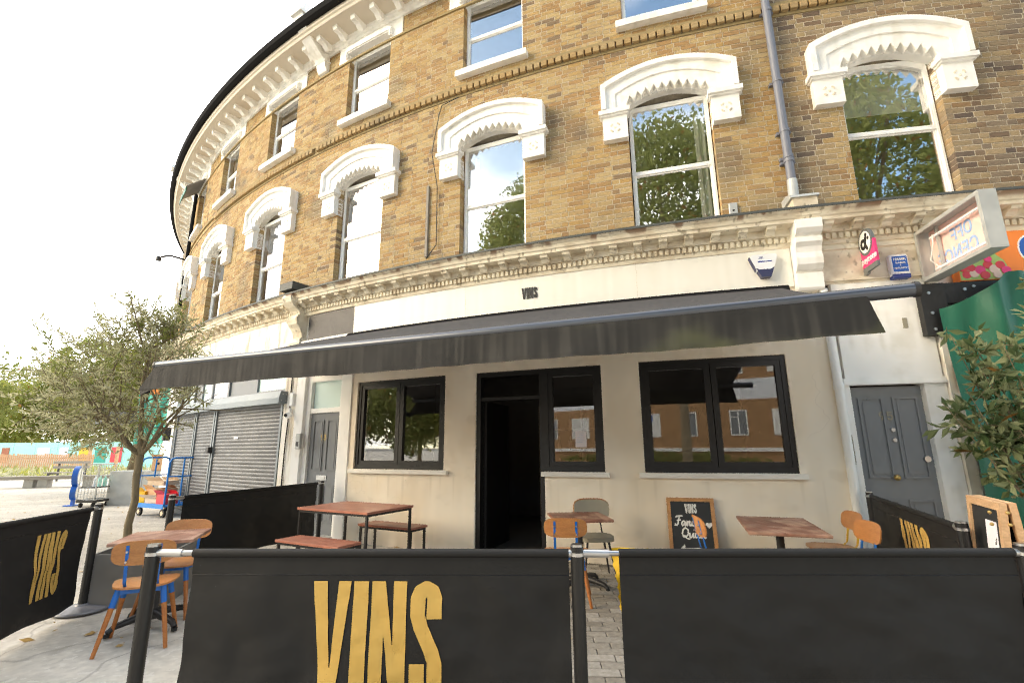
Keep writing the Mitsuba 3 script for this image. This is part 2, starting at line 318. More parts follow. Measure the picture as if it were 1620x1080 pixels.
# pavers of the terrace in front of the shop: courses parallel to the shopfront
def pavers():
    px, py = np.array([math.cos(-0.05), math.sin(-0.05), 0]), np.array([-math.sin(-0.05), math.cos(-0.05), 0])
    bed = []; found = []
    for r in range(44):
        y = 2.1 + r * 0.115
        x = -1.2 + (0.1155 if r % 2 else 0.0)
        while x < 4.2:
            c = px * (x + 0.1155) + py * (y + 0.0575)
            dx, dy = c[0] - CX, c[1] - CY
            if math.hypot(dx, dy) > RAD + 0.16: found.append((c, rng.random(), rng.normal(0, 0.0012), rng.normal(0, 0.006)))
            x += 0.231
    def one(c, t, dz, a):
        m = bx(-0.1115, 0.1115, -0.0535, 0.0535, 0.0, 0.024 + dz, 0.004); m = move(m, c, -0.05 + a); return m, np.column_stack([np.full(len(m.vertices), t), np.zeros(len(m.vertices))])
    struct('pavement', bx(-1.4, 4.6, 2.0, 6.9, 0.004, 0.012), 'm_bed', 'sand bed and joints of the grey block paving before the shop')
    found.sort(key=lambda q: abs(q[0][0] - 1.0 * q[0][1] * 0.19) + 0.12 * q[0][1])
    for q in found[:300]:
        m, uv = one(*q); put('pavement', 'paver', m, 'm_paver', uv=uv)
    ms, uvs = zip(*[one(*q) for q in found[300:]])
    put('pavement', 'paving', cat(list(ms)), 'm_paver', uv=np.vstack(uvs), kind='stuff')
pavers()
# ------------------------------------------------------------------ the crescent of terraced houses
COURSE, STR, HDR, JO = 0.08, 0.221, 0.106, 0.0125
Z1, Z2 = 4.5, 10.18
def brick_wall(house, s0, s1, openings, grey, n_single, zlo=Z1, zhi=Z2, rag=False):
    """mortar core with openings, bricks in Flemish bond proud of it"""
    core = sbox(s0, zlo - 0.1, s1, zhi + 0.1)
    for a, b, c, d in openings: core = core.difference(sbox(a - 0.006, c - 0.006, b + 0.006, d + 0.006))
    w = put(house, 'wall', plate(core, -0.28, 0.0), 'm_mortar')
    bricks = []; row = 0; z = zlo
    while z < zhi - 0.02:
        zt = min(z + COURSE - JO, zhi)
        cuts = sorted([(a, b) for a, b, c, d in openings if c < zt and d > z])
        segs, x = [], s0
        for a, b in cuts:
            if a > x: segs.append((x, a, x > s0, True))
            x = max(x, b)
        if x < s1: segs.append((x, s1, x > s0, False))
        for a, b, la, lb in segs:
            x = a; k = row % 2; first = True
            if k: 
                L = HDR * 0.5 if la else HDR
            while x < b - 0.015:
                L = (STR if (k % 2 == 0) else HDR)
                if first and row % 2: L = HDR * 0.75
                e = min(x + L, b)
                if b - e < 0.05: e = b
                edge = (first and la) or (e == b and lb)
                bricks.append((x, e, z, zt, edge)); x = e + JO; k += 1; first = False
        z += COURSE; row += 1
    r = np.random.default_rng(int(abs(s0) * 100))
    info = []
    for a, b, z0, z1, edge in bricks:
        j = r.uniform(-0.002, 0.003); dz = r.uniform(-0.0015, 0.0015)
        m = bend(bx(a, b, -0.004 - j, 0.19 if edge else 0.05, z0 + dz, z1 + dz))
        t = r.random() * 0.98
        sm = float(meshkit.fbm(np.array([(a + b) * 0.35, (z0 + z1) * 0.35, 3.0 + s0]), 3, 11))
        t = float(np.clip(0.95 * t + 0.35 * (sm - 0.5) + 0.03, 0, 0.985))
        g = float(np.clip(grey + 0.55 * (r.random() - 0.6) + 0.8 * (sm - 0.5), 0, 1)) if grey > 0.3 else float(np.clip((5.05 - z0) * 0.9 * r.random() + (0.25 if r.random() > 0.93 else 0.0), 0, 0.8))
        if grey > 0.3 and b < -5.35 and a > -5.72 and z0 < 6.1: g *= 0.25
        p = at((a + b) / 2, 0, (z0 + z1) / 2); d = np.linalg.norm(p - EYE)
        hid = any(abs((a + b) / 2 - (o[0] + o[1]) / 2) < 1.0 and 6.05 < z0 < 7.25 for o in openings if o[2] < 6)
        seen = -22.5 < a < -3.85 and z0 < 9.6 and not hid
        info.append((-(b - a) / d if seen else 0.0, m, t, g))
    info.sort(key=lambda q: q[0])
    uv = lambda m, t, g: np.column_stack([np.full(len(m.vertices), t), np.full(len(m.vertices), g)])
    for q in info[:n_single]: put(w, 'brick', q[1], 'm_brick', uv=uv(*q[1:]))
    rest = info[n_single:]
    put(w, 'brickwork', cat([q[1] for q in rest]), 'm_brick', uv=np.vstack([uv(*q[1:]) for q in rest]), kind='stuff')
    return w
def sash(house, c, z0, z1, zm, half=0.585, arched=False, depth=-0.13, sill=None):
    """white timber box frame, two sashes, two panes, stone sill"""
    a, b = c - half, c + half; h = half
    w = key_for(f'{house}__window')
    FW = 0.03
    fr = [bend(bx(a, a + FW, -depth - 0.01, -depth + 0.1, z0, z1)), bend(bx(b - FW, b, -depth - 0.01, -depth + 0.1, z0, z1)), bend(bx(a + FW, b - FW, -depth - 0.01, -depth + 0.1, z1 - 0.05, z1)), bend(bx(a + FW, b - FW, -depth - 0.015, -depth + 0.1, z0, z0 + 0.05))]
    if arched:
        arc = [(c + x, z1 - 0.05 - 0.16 * (abs(x) / h) ** 2) for x in np.linspace(-h + 0.05, h - 0.05, 15)]
        fr.append(plate(Polygon(arc + [(b - 0.05, z1 - 0.04), (a + 0.05, z1 - 0.04)]), depth - 0.05, depth + 0.012, 9))
    scene[w] = mikit.ply(cat(fr), 'm_frame')
    def leaf(za, zb, y, st):
        m = [bend(bx(a + FW, a + FW + st, y, y + 0.022, za, zb)), bend(bx(b - FW - st, b - FW, y, y + 0.022, za, zb)), bend(bx(a + FW + st, b - FW - st, y, y + 0.022, zb - (0.06 if zb < z1 - 0.2 else st), zb)), bend(bx(a + FW + st, b - FW - st, y, y + 0.022, za, za + (0.06 if za > z0 + 0.2 else st)))]
        put(w, 'sash', cat(m), 'm_frame')
        x0, x1 = a + FW + st, b - FW - st
        g = trimesh.Trimesh([(x0, y + 0.012, za + st), (x1, y + 0.012, za + st), (x1, y + 0.012, zb - st), (x0, y + 0.012, zb - st)], [[0, 1, 2], [0, 2, 3]], process=False)
        put(w, 'pane', bend(g), 'm_sashpane')
    leaf(zm - 0.02, z1 - 0.05, -depth - 0.007, 0.028); leaf(z0 + 0.05, zm + 0.02, -depth + 0.016, 0.032)
    if sill: put(w, 'sill', fb(c - half - 0.1, c + half + 0.1, -0.1, 0.13, sill - 0.12, sill, 0.012), 'm_white')
    return w
def arch_surround(house, c):
    """stuccoed segmental hood with saw-tooth edge on two corbel blocks"""
    def arc(r0, zc, drop, n=25): return [(c + x, zc - drop * (x / r0) ** 2) for x in np.linspace(-r0, r0, n)]
    outer = arc(0.97, 7.25, 0.25)
    teeth = []
    N = 10
    for i in range(N):
        x0 = -0.6 + 1.2 * i / N; xm = x0 + 0.06; x1 = x0 + 0.12; zz = lambda x: 6.79 - 0.16 * (x / 0.6) ** 2
        teeth += [(c + x0, zz(x0) - 0.0), (c + xm, zz(xm) + 0.105)]
    teeth += [(c + 0.6, 6.63)]
    poly = Polygon([(c - 0.97, 6.56)] + outer + [(c + 0.97, 6.56), (c + 0.6, 6.56)] + teeth[::-1] + [(c - 0.6, 6.56)]).buffer(0)
    soff = Polygon([(c - 0.86, 6.56)] + arc(0.86, 7.1, 0.2) + [(c + 0.86, 6.56), (c + 0.6, 6.56)] + arc(0.6, 6.81, 0.16)[::-1] + [(c - 0.6, 6.56)]).buffer(0)
    inner = Polygon([(c - 0.9, 6.56)] + arc(0.9, 7.175, 0.235) + [(c + 0.9, 6.56)])
    inner2 = Polygon([(c - 0.76, 6.5)] + arc(0.76, 7.04, 0.215) + [(c + 0.76, 6.5)])
    rim = poly.difference(inner)
    s = put(house, 'window_surround', cat(plate(poly, 0.0, 0.11), plate(soff, -0.115, 0.01), plate(poly.difference(inner2), 0.1, 0.135), plate(rim, 0.1, 0.19)), 'm_white')
    for sg in (-1, 1):
        x0, x1 = sorted((c + sg * 0.6, c + sg * 0.965))
        m = [fb(x0, x1, -0.115, 0.115, 6.07, 6.46), fb(x0 - 0.025, x1 + 0.025, 0.0, 0.15, 6.46, 6.485), fb(x0 - 0.05, x1 + 0.05, 0.0, 0.18, 6.485, 6.555)]
        k = put(s, 'corbel', cat(m), 'm_white')
        for q in range(4):       # pierced roundel: four leaf-shaped petals round a boss
            w = q * math.pi / 2 + math.pi / 4
            pet = affinity.rotate(Point(0, 0).buffer(0.03), 0); ring = Point(0, 0).buffer(0.085).difference(Point(0, 0).buffer(0.062)).intersection(affinity.rotate(Polygon([(0, 0), (0.2, -0.07), (0.2, 0.07)]), math.degrees(w), origin=(0, 0)))
            if q == 0: rings = [ring]
            else: rings.append(ring)
        ro = affinity.translate(unary_union(rings + [Point(0, 0).buffer(0.016)]), (x0 + x1) / 2, 6.26)
        put(s, 'roundel', plate(ro, 0.114, 0.123, 9), 'm_stone')
def head_panel(house, c):
    a = Polygon([(c - 0.9, 9.69), (c - 0.9, 10.19), (c + 0.9, 10.19), (c + 0.9, 9.69), (c + 0.585, 9.69), (c + 0.585, 9.82), (c - 0.585, 9.82), (c - 0.585, 9.69)])
    hood = Polygon([(c - 0.66, 9.72), (c - 0.66, 9.9), (c - 0.55, 9.97), (c + 0.55, 9.97), (c + 0.66, 9.9), (c + 0.66, 9.72), (c + 0.585, 9.72), (c + 0.585, 9.82), (c - 0.585, 9.82), (c - 0.585, 9.72)])
    put(house, 'window_head', cat(plate(a, -0.12, 0.025), plate(hood, 0.0, 0.075), plate(hood.buffer(-0.02), 0.07, 0.1)), 'm_white')
def house_shell(house, s0, s1, ground_mat, gz=4.25):
    out = [fb(s0 + 0.01, s1 - 0.01, -4.2, -4.0, 0.0, 10.3), fb(s0 + 0.01, s1 - 0.01, -4.0, -0.29, 4.2, 4.32), fb(s0 + 0.01, s1 - 0.01, -4.0, -0.29, 7.45, 7.6), fb(s0 + 0.01, s1 - 0.01, -4.2, -0.29, 10.3, 10.4)]
    for s in (s0 + 0.01, s1 - 0.16): out.append(bend(bx(s, s + 0.15, 0.29, 4.0, 4.32, 10.3)))
    put(house, 'interior', cat(out), 'm_room')
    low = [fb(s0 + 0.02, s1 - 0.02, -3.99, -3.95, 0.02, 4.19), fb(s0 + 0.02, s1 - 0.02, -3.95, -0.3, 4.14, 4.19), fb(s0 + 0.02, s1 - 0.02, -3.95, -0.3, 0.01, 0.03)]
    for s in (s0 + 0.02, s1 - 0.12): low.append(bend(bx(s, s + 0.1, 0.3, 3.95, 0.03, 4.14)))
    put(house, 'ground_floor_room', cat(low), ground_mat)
def cornices(house, s0, s1, eaves=True, dirt='m_stone'):
    prof = [(-0.02, 4.06), (0.045, 4.06), (0.055, 4.095), (0.055, 4.12), (0.055, 4.2), (0.10, 4.205), (0.11, 4.225), (0.11, 4.30), (0.285, 4.305), (0.29, 4.345), (0.31, 4.36), (0.325, 4.41), (0.37, 4.445), (0.37, 4.462), (-0.02, 4.52)]
    c = put(house, 'shopfront_cornice', sweep(prof, s0, s1), dirt)
    put(c, 'lead_flashing', sweep([(0.374, 4.445), (0.386, 4.445), (0.386, 4.477), (0.02, 4.54), (0.02, 4.53), (0.374, 4.47)], s0, s1), 'm_lead')
    d = [bend(bx(s, s + 0.046, -0.092, -0.05, 4.122, 4.196)) for s in np.arange(s0 + 0.1, s1 - 0.1, 0.0768)]
    put(c, 'dentils', cat(d), dirt, kind='stuff')
    for s in np.arange(s0 + 0.25, s1 - 0.15, 0.337):
        put(c, 'modillion', sweep([(0.108, 4.205), (0.15, 4.205), (0.19, 4.245), (0.25, 4.262), (0.262, 4.304), (0.108, 4.304)], s - 0.055, s + 0.055), dirt)
    # string course of angled bricks
    st = put(house, 'string_course', cat(fb(s0, s1, -0.01, 0.02, 7.70, 7.745), fb(s0, s1, -0.01, 0.045, 7.86, 7.92)), 'm_string')
    for s in np.arange(s0 + 0.03, s1 - 0.1, 0.125):
        m = bend(bx(s, s + 0.1, -0.075, 0.0, 7.75, 7.855, 0.006)); n = len(m.vertices)
        put(st, 'brick', m, 'm_brick', uv=np.column_stack([np.full(n, rng.random() * 0.35), np.full(n, 0.3)])) if -20 < s < -5 else None
    put(house, 'upper_string', fb(s0, s1, -0.01, 0.03, 9.645, 9.69), 'm_string')
    if eaves:
        put(house, 'bed_mould', sweep([(-0.02, 10.09), (0.04, 10.09), (0.06, 10.14), (0.11, 10.17), (0.125, 10.23), (-0.02, 10.23)], s0, s1), 'm_white')
        e = put(house, 'eaves', cat(sweep([(-0.02, 10.18), (0.03, 10.18), (0.05, 10.225), (0.58, 10.25), (0.6, 10.3), (0.63, 10.32), (0.64, 10.43), (-0.02, 10.43)], s0, s1)), 'm_soffit')
        for s in np.arange(s0 + 0.3, s1 - 0.1, 0.52):
            put(e, 'bracket', sweep([(0.12, 10.11), (0.15, 10.065), (0.2, 10.06), (0.25, 10.1), (0.3, 10.14), (0.43, 10.15), (0.45, 10.26), (0.12, 10.26)], s - 0.06, s + 0.06), 'm_white')
        put(house, 'gutter', sweep([(0.64, 10.40), (0.70, 10.385), (0.76, 10.42), (0.785, 10.53), (0.77, 10.55), (0.64, 10.53)], s0, s1), 'm_gutter')
        put(house, 'roof', sweep([(0.6, 10.45), (0.62, 10.5), (-4.0, 11.2), (-4.2, 11.2), (-4.2, 10.44)], s0, s1), 'm_gutter')
def eaves_console(house, s):
    put(house, 'eaves_console', cat(sweep([(-0.02, 9.70), (0.07, 9.72), (0.12, 9.8), (0.14, 9.9), (0.2, 9.98), (0.34, 10.08), (0.55, 10.25), (0.7, 10.45), (0.78, 10.66), (-0.02, 10.66)], s - 0.14, s + 0.14), fb(s - 0.17, s + 0.17, 0.0, 0.16, 9.92, 9.97), fb(s - 0.18, s + 0.18, 0.2, 0.84, 10.66, 10.74), fb(s - 0.12, s + 0.12, 0.25, 0.75, 10.74, 10.98)), 'm_white')
W1C, W2C, W3C, W4C, W5C, W6C, W7C, W8C = -4.80, -7.68, -10.55, -13.47, -16.42, -19.37, -22.3, -25.25
def openings_for(cs): return [(c - 0.6, c + 0.6, 4.0, 6.82) for c in cs] + [(c - 0.59, c + 0.59, 8.12, 9.84) for c in cs]
SA, SB = -14.9, -6.15          # party walls
mid = thing('terraced_house', 'yellow brick terraced house over the cream shopfront with black windows and two-seat terrace', 'house')
right = thing('terraced_house', 'greyish brown brick terraced house right of the drainpipe with green tarpaulin below', 'house')
left = thing('terraced_house', 'yellow brick terraced house curving away at left above the grey roller shutters', 'house')
labels[mid]['label'] = 'yellow brick terraced house with cream rendered shopfront and black framed windows'
for hk, s0, s1, cs, grey, arched in ((mid, SA, SB, (W4C, W3C, W2C), 0.0, False), (right, SB, 1.2, (W1C, -1.85), 0.86, True), (left, -31.0, SA, (-28.2, W8C, W7C, W6C, W5C), 0.0, False)):
    brick_wall(hk, s0, s1, openings_for(cs), grey, 290)
    for c in cs:
        sash(hk, c, 4.5, 6.70 if not arched else 6.77, 5.55 if not arched else 5.68, arched=arched)
        sash(hk, c, 8.17, 9.8, 8.98, sill=8.17)
        arch_surround(hk, c); head_panel(hk, c)
    cornices(hk, s0, s1)
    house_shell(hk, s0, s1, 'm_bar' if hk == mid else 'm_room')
eaves_console(mid, SA + 0.02); eaves_console(right, SB + 0.1); eaves_console(left, -23.6)
# curtains and blinds behind the panes
def curtain(c, s0, s1, z0, z1, m, label, kind='curtain', o=-0.34):
    amp = 0.025 if kind == 'curtain' else 0.0
    ss = np.linspace(s0, s1, 40); P = np.zeros((2, 40, 3))
    for i, s in enumerate(ss):
        for j, z in enumerate((z1, z0)): P[j, i] = at(s, o + amp * math.sin(s * 70), z)
    solo('curtain' if kind == 'curtain' else 'roller_blind', grid_mesh(P), m, label, kind, smooth=True)
curtain(W2C, W2C + 0.38, W2C + 0.55, 4.5, 6.6, 'm_blind', 'pale curtain at the right of the arched window beside the drainpipe')
curtain(W1C, W1C - 0.58, W1C + 0.58, 6.1, 6.75, 'm_blind', 'grey blind pulled part way down in the arched window above the signs', 'blind')
curtain(W3C, W3C - 0.56, W3C - 0.42, 4.5, 6.6, 'm_blind', 'thin pale curtain at the left of the arched window above the shop name')
# ---- ground floor of the middle house
ops = [(-13.2, -11.36, 1.17, 2.64), (-10.81, -9.72, -0.1, 2.635), (-9.73, -8.87, 1.17, 2.635), (-8.35, -6.53, 1.17, 2.645)]
wall = sbox(-13.33, 0.0, -6.02, 3.6)
for a, b, c, d in ops: wall = wall.difference(sbox(a, c, b, d))
put(mid, 'render_wall', plate(wall, -0.27, 0.0), 'm_render')
put(mid, 'fascia_board', fb(-13.38, -6.32, -0.02, 0.03, 3.53, 4.06), 'm_fascia')
for s in (-11.0, -8.3): put(mid, 'board_joint', bend(bx(s, s + 0.004, -0.0315, -0.02, 3.55, 4.05)), 'm_stone')
put(mid, 'blank_sign_panel', fb(-14.64, -13.385, -0.02, 0.028, 3.55, 4.05), 'm_slate', label='dark blank panel at the left end of the shop fascia')
put(mid, 'fascia_backing', fb(-14.9, -6.15, -0.27, -0.021, 2.75, 4.5), 'm_dirty')
def black_window(s0, s1, z0, z1, leaves, label=None, y=0.06):
    w = key_for(f'{mid}__shop_window')
    fr = [bend(bx(s0, s0 + 0.06, y - 0.03, y + 0.07, z0, z1)), bend(bx(s1 - 0.06, s1, y - 0.03, y + 0.07, z0, z1)), bend(bx(s0 + 0.06, s1 - 0.06, y - 0.03, y + 0.07, z1 - 0.06, z1)), bend(bx(s0 + 0.06, s1 - 0.06, y - 0.03, y + 0.07, z0, z0 + 0.07))]
    scene[w] = mikit.ply(cat(fr), 'm_blackframe')
    for a, b in leaves:
        st = 0.075
        m = [bend(bx(a, a + st, y - 0.015, y + 0.055, z0 + 0.06, z1 - 0.05)), bend(bx(b - st, b, y - 0.015, y + 0.055, z0 + 0.06, z1 - 0.05)), bend(bx(a + st, b - st, y - 0.015, y + 0.055, z1 - 0.05 - st, z1 - 0.05)), bend(bx(a + st, b - st, y - 0.015, y + 0.055, z0 + 0.06, z0 + 0.06 + st))]
        put(w, 'casement', cat(m), 'm_blackframe')
        x0, x1, zz0, zz1 = a + st, b - st, z0 + 0.06 + st, z1 - 0.05 - st
        put(w, 'pane', bend(trimesh.Trimesh([(x0, y + 0.02, zz0), (x1, y + 0.02, zz0), (x1, y + 0.02, zz1), (x0, y + 0.02, zz1)], [[0, 1, 2], [0, 2, 3]], process=False)), 'm_pane')
    return w
black_window(-13.2, -11.36, 1.17, 2.64, [(-13.15, -12.285), (-12.275, -11.41)])
black_window(-9.72, -8.87, 1.17, 2.635, [(-9.67, -8.92)])
black_window(-8.35, -6.53, 1.17, 2.645, [(-8.3, -7.445), (-7.435, -6.58)])
for a, b in ((-13.26, -11.27), (-9.755, -8.81), (-8.42, -6.46)):
    put(mid, 'shop_window_sill', fb(a, b, -0.02, 0.07, 1.105, 1.168), 'm_fascia')
dk = key_for(f'{mid}__shop_door')
scene[dk] = mikit.ply(cat(bend(bx(-10.81, -10.74, 0.03, 0.14, 0.03, 2.635)), bend(bx(-9.79, -9.72, 0.03, 0.14, 0.03, 2.635)), bend(bx(-10.74, -9.79, 0.03, 0.14, 2.56, 2.635)), bend(bx(-10.74, -9.79, 0.05, 0.12, 2.2, 2.25))), 'm_blackframe')
put(dk, 'open_leaf', cat(bend(bx(-10.74, -10.69, 0.15, 1.0, 0.04, 2.19))), 'm_blackframe')
# inside: back bar shelf with bottles, and two strip lamps that are off
shelf = thing('back_bar_shelf', 'dark shelving unit standing inside the shop behind the glass door', 'shelf')
put(shelf, 'carcass', cat([fb(-10.9, -8.9, -3.4, -3.1, z, z + 0.03) for z in (0.5, 0.95, 1.4, 1.85, 2.3)] + [bend(bx(s, s + 0.03, 3.1, 3.4, 0.05, 2.35)) for s in (-10.93, -9.9, -8.9)]), 'm_greywood')
for z in (0.98, 1.43, 1.88):
    for s in np.arange(-10.8, -8.95, 0.3):
        p = at(s + rng.uniform(-0.05, 0.05), -3.22, z)
        solo('bottle', cat(disc(p + [0, 0, 0.1], 0.036, 0.2, 12), disc(p + [0, 0, 0.25], 0.014, 0.1, 10)), 'm_greydoor', 'bottle standing on the dark shelving inside the shop', 'bottle', 'bottles on the shelving inside the shop')
# notice taped inside the small window
solo('notice', bend(bx(-9.28, -9.12, 0.07, 0.072, 1.50, 1.72)), 'm_paper', 'white paper notice taped inside the small window beside the shop door', 'notice')
put('notice', 'printed_lines', cat([bend(bx(-9.26, -9.15 - 0.02 * (i % 2), 0.068, 0.0705, 1.69 - 0.025 * i, 1.694 - 0.025 * i)) for i in range(6)]), 'm_paleblue')
# lettering on the fascia
def sz_letters(polys, s0, z0, h, o0, o1, w=1.0):
    return [plate(affinity.translate(affinity.scale(p, h * w, h, origin=(0, 0)), s0, z0), o0, o1, 9) for p in polys]
for m in sz_letters(letters(), -10.02, 3.72, 0.175, 0.03, 0.042, 1.5): put(mid, 'fascia_letter', m, 'm_black')
# ---- panelled door 93 in its white frame
def panel_door(house, s0, s1, z1, num, z_num, letterbox, knob=None):
    d = put(house, 'front_door', fb(s0, s1, -0.12, -0.07, 0.05, z1), 'm_greydoor')
    w = s1 - s0
    for i in (0, 1):
        a, b = s0 + 0.1 + i * (w - 0.06) / 2, s0 + (w - 0.06) / 2 - 0.0 + i * (w - 0.06) / 2
        for c, e in ((1.12, z1 - 0.13), (0.25, 0.88)):
            ring = sbox(a, c, b, e).difference(sbox(a + 0.022, c + 0.022, b - 0.022, e - 0.022))
            put(d, 'panel', cat(plate(ring, -0.07, -0.052), plate(sbox(a + 0.05, c + 0.05, b - 0.05, e - 0.05), -0.07, -0.063)), 'm_greydoor')
    c = (s0 + s1) / 2
    t = text(num, 0.095, 0.006); put(d, 'number', bend(trimesh.Trimesh(np.stack([t.vertices[:, 0] + c - 0.02, 0.066 - t.vertices[:, 2], t.vertices[:, 1] + z_num], 1), t.faces, process=False)), 'm_brass' if num == '93' else 'm_pad')
    if letterbox: put(d, 'letterbox', cat(fb(c - 0.13, c + 0.13, -0.07, -0.058, 0.96, 1.04), fb(c - 0.1, c + 0.1, -0.058, -0.05, 0.98, 1.02)), 'm_steel')
    if knob: put(d, 'knob', cat(disc((0, 0, 0), 0.001, 0.001), trimesh.creation.icosphere(2, 0.035).apply_translation(at(c - 0.03, -0.02, 1.13))), 'm_brass', smooth=True)
    return d
panel_door(mid, -14.45, -13.64, 2.15, '93', 1.66, True)
fr = [fb(-14.56, -14.45, -0.14, -0.02, 0, 2.9), fb(-13.64, -13.56, -0.14, -0.02, 0, 2.9), fb(-14.45, -13.64, -0.14, -0.03, 2.15, 2.235), fb(-14.45, -13.64, -0.14, -0.03, 2.735, 2.9), fb(-14.56, -13.33, -0.15, -0.03, 2.9, 3.55)]
put(mid, 'door_frame', cat(fr), 'm_frame')
put(mid, 'transom_light', fb(-14.44, -13.65, -0.11, -0.09, 2.235, 2.735), 'm_frosted')
put(mid, 'pilaster', fb(-13.56, -13.325, -0.2, 0.03, 0.0, 3.0), 'm_frame')
put(mid, 'pilaster', fb(-14.80, -14.56, -0.2, 0.05, 0.0, 3.5), 'm_white')
put(mid, 'door_step', fb(-14.5, -13.6, -0.1, 0.12, 0.0, 0.05), 'm_concrete')
# consoles that end the shop cornice
cs = put(mid, 'scroll_console', cat(sweep([(-0.02, 3.42), (0.07, 3.40), (0.13, 3.44), (0.15, 3.52), (0.12, 3.6), (0.08, 3.63), (0.10, 3.72), (0.16, 3.82), (0.22, 3.88), (0.24, 3.97), (0.21, 4.05), (0.16, 4.09), (0.2, 4.15), (0.29, 4.2), (0.37, 4.29), (0.40, 4.38), (0.37, 4.46), (0.3, 4.5), (-0.02, 4.52)], -15.03, -14.75),
    sweep([(-0.02, 3.36), (0.04, 3.36), (0.05, 3.42), (-0.02, 3.42)], -14.98, -14.8)), 'm_stone')
for s in (-15.045, -14.765):
    for y, z, r_ in ((-0.29, 4.37, 0.085), (-0.17, 3.97, 0.075), (-0.09, 3.5, 0.06)): put(cs, 'volute', bend(disc((s + 0.015, y, z), r_, 0.045, 24, 0)), 'm_stone', smooth=30)
put(cs, 'cap', fb(-15.1, -14.7, -0.02, 0.42, 4.53, 4.68), 'm_lead')
put(right, 'scroll_console', cat(sweep([(-0.02, 3.44), (0.12, 3.44), (0.14, 3.47), (0.14, 3.66), (0.1, 3.68), (0.16, 3.7), (0.21, 3.76), (0.22, 3.84), (0.2, 3.92), (0.22, 3.99), (0.27, 4.04), (0.27, 4.1), (0.24, 4.12), (0.3, 4.15), (0.34, 4.2), (0.34, 4.32), (-0.02, 4.38)], -6.31, -6.01)), 'm_white')
put(right, 'console_stone', fb(-6.3, -6.02, -0.02, 0.33, 4.375, 4.62), 'm_stone')
put(right, 'console_cap', sweep([(-0.02, 4.62), (0.36, 4.62), (0.34, 4.66), (0.2, 4.72), (-0.02, 4.74)], -6.33, -6.0), 'm_galv')
# ---- ground floor of the right house
put(right, 'fascia_board', fb(-5.98, -4.74, -0.02, 0.03, 3.52, 4.06), 'm_stone')
put(right, 'fascia_moulding', cat(fb(-5.98, -4.74, 0.03, 0.06, 3.55, 3.58), fb(-5.98, -4.74, 0.0, 0.05, 3.98, 4.03)), 'm_stone')
put(right, 'entrance_panel', fb(-5.9, -4.86, -0.2, 0.02, 2.30, 3.52), 'm_white')
put(right, 'entrance_lintel', cat(fb(-5.93, -4.84, -0.1, 0.05, 2.22, 2.255), fb(-5.93, -4.84, -0.1, 0.035, 2.255, 2.298)), 'm_white')
panel_door(right, -5.87, -5.07, 2.2, '95', 1.8, False, True)
for z in (1.68, 1.56): put(f'{right}__front_door', 'lock', bend(disc((-5.44, 0.06, z), 0.022, 0.02, 16, 1)), 'm_steel')
put(f'{right}__front_door', 'latch', bend(disc((-5.14, 0.055, 1.34), 0.035, 0.03, 16, 1)), 'm_chrome')
put(right, 'door_jamb', cat(fb(-6.02, -5.87, -0.2, 0.03, 0.0, 2.22), fb(-5.07, -4.84, -0.2, 0.02, 0.0, 2.22)), 'm_white')
put(right, 'edge_pier', fb(-4.83, -4.72, -0.25, 0.06, 0.0, 3.52), 'm_dirty')
put(right, 'bell_plate', bend(bx(-5.985, -5.925, -0.034, -0.03, 1.28, 1.62)), 'm_pad')
put(right, 'shop_wall', plate(sbox(-4.72, 0.0, 1.2, 4.5), -0.3, -0.1), 'm_dirty')
put(right, 'house_number_plate', bend(bx(-5.175, -5.125, -0.026, -0.018, 2.9, 3.03)), 'm_pad')
solo('soil_pipe', cat(tube([at(-6.0, 0.06, 0.0), at(-6.0, 0.06, 2.3), at(-6.01, 0.06, 3.45)], 0.05, 14), disc(at(-6.0, 0.06, 2.2), 0.058, 0.07, 16)), 'm_frame', 'white plastic pipe running up the wall left of the grey door at right', 'pipe', smooth=40)
# ---- ground floor of the left house: shutters under a long box, transom lights
put(left, 'fascia_board', fb(-22.2, -15.06, -0.02, 0.03, 3.3, 4.06), 'm_dirty')
put(left, 'fascia_moulding', fb(-22.2, -15.06, -0.02, 0.07, 3.22, 3.30), 'm_stone')
put(left, 'corner_pier', cat(fb(-15.08, -14.8, -0.2, 0.04, 0.0, 3.4), fb(-15.22, -15.08, -0.2, 0.02, 0.0, 3.2)), 'm_dirty')
put(left, 'end_pier', fb(-22.2, -21.2, -0.2, 0.06, 0.0, 3.3), 'm_white')
put(left, 'side_wall', plate(sbox(-31, 0, -22.2, 4.6), -0.3, -0.05), 'm_dirty')
def shutter(s0, s1, label=None):
    k = key_for(f'{left}__roller_shutter'); z, n = 0.08, 0
    scene[k] = mikit.ply(cat(bend(bx(s0, s0 + 0.06, -0.03, 0.05, 0.0, 2.36)), bend(bx(s1 - 0.06, s1, -0.03, 0.05, 0.0, 2.36)), fb(s0 + 0.06, s1 - 0.06, -0.04, 0.0, 0.0, 0.08)), 'm_box')
    while z < 2.34:
        put(k, 'slat', sweep([(-0.02, z), (-0.006, z + 0.002), (0.0015, z + 0.02), (0.003, z + 0.038), (0.0005, z + 0.058), (-0.006, z + 0.072), (-0.02, z + 0.0742)], s0 + 0.06, s1 - 0.06, 0.6), 'm_shutter', smooth=50)
        z += 0.0745
    return k
s1k = shutter(-18.05, -15.24); shutter(-19.3, -18.1); shutter(-21.1, -19.36)
put(s1k, 'sticker', bend(bx(-17.05, -16.85, -0.008, -0.005, 1.72, 1.76)), 'm_frame')
put(s1k, 'lock_box', bend(bx(-18.16, -18.0, -0.12, -0.03, 1.42, 1.56, 0.01)), 'm_iron')
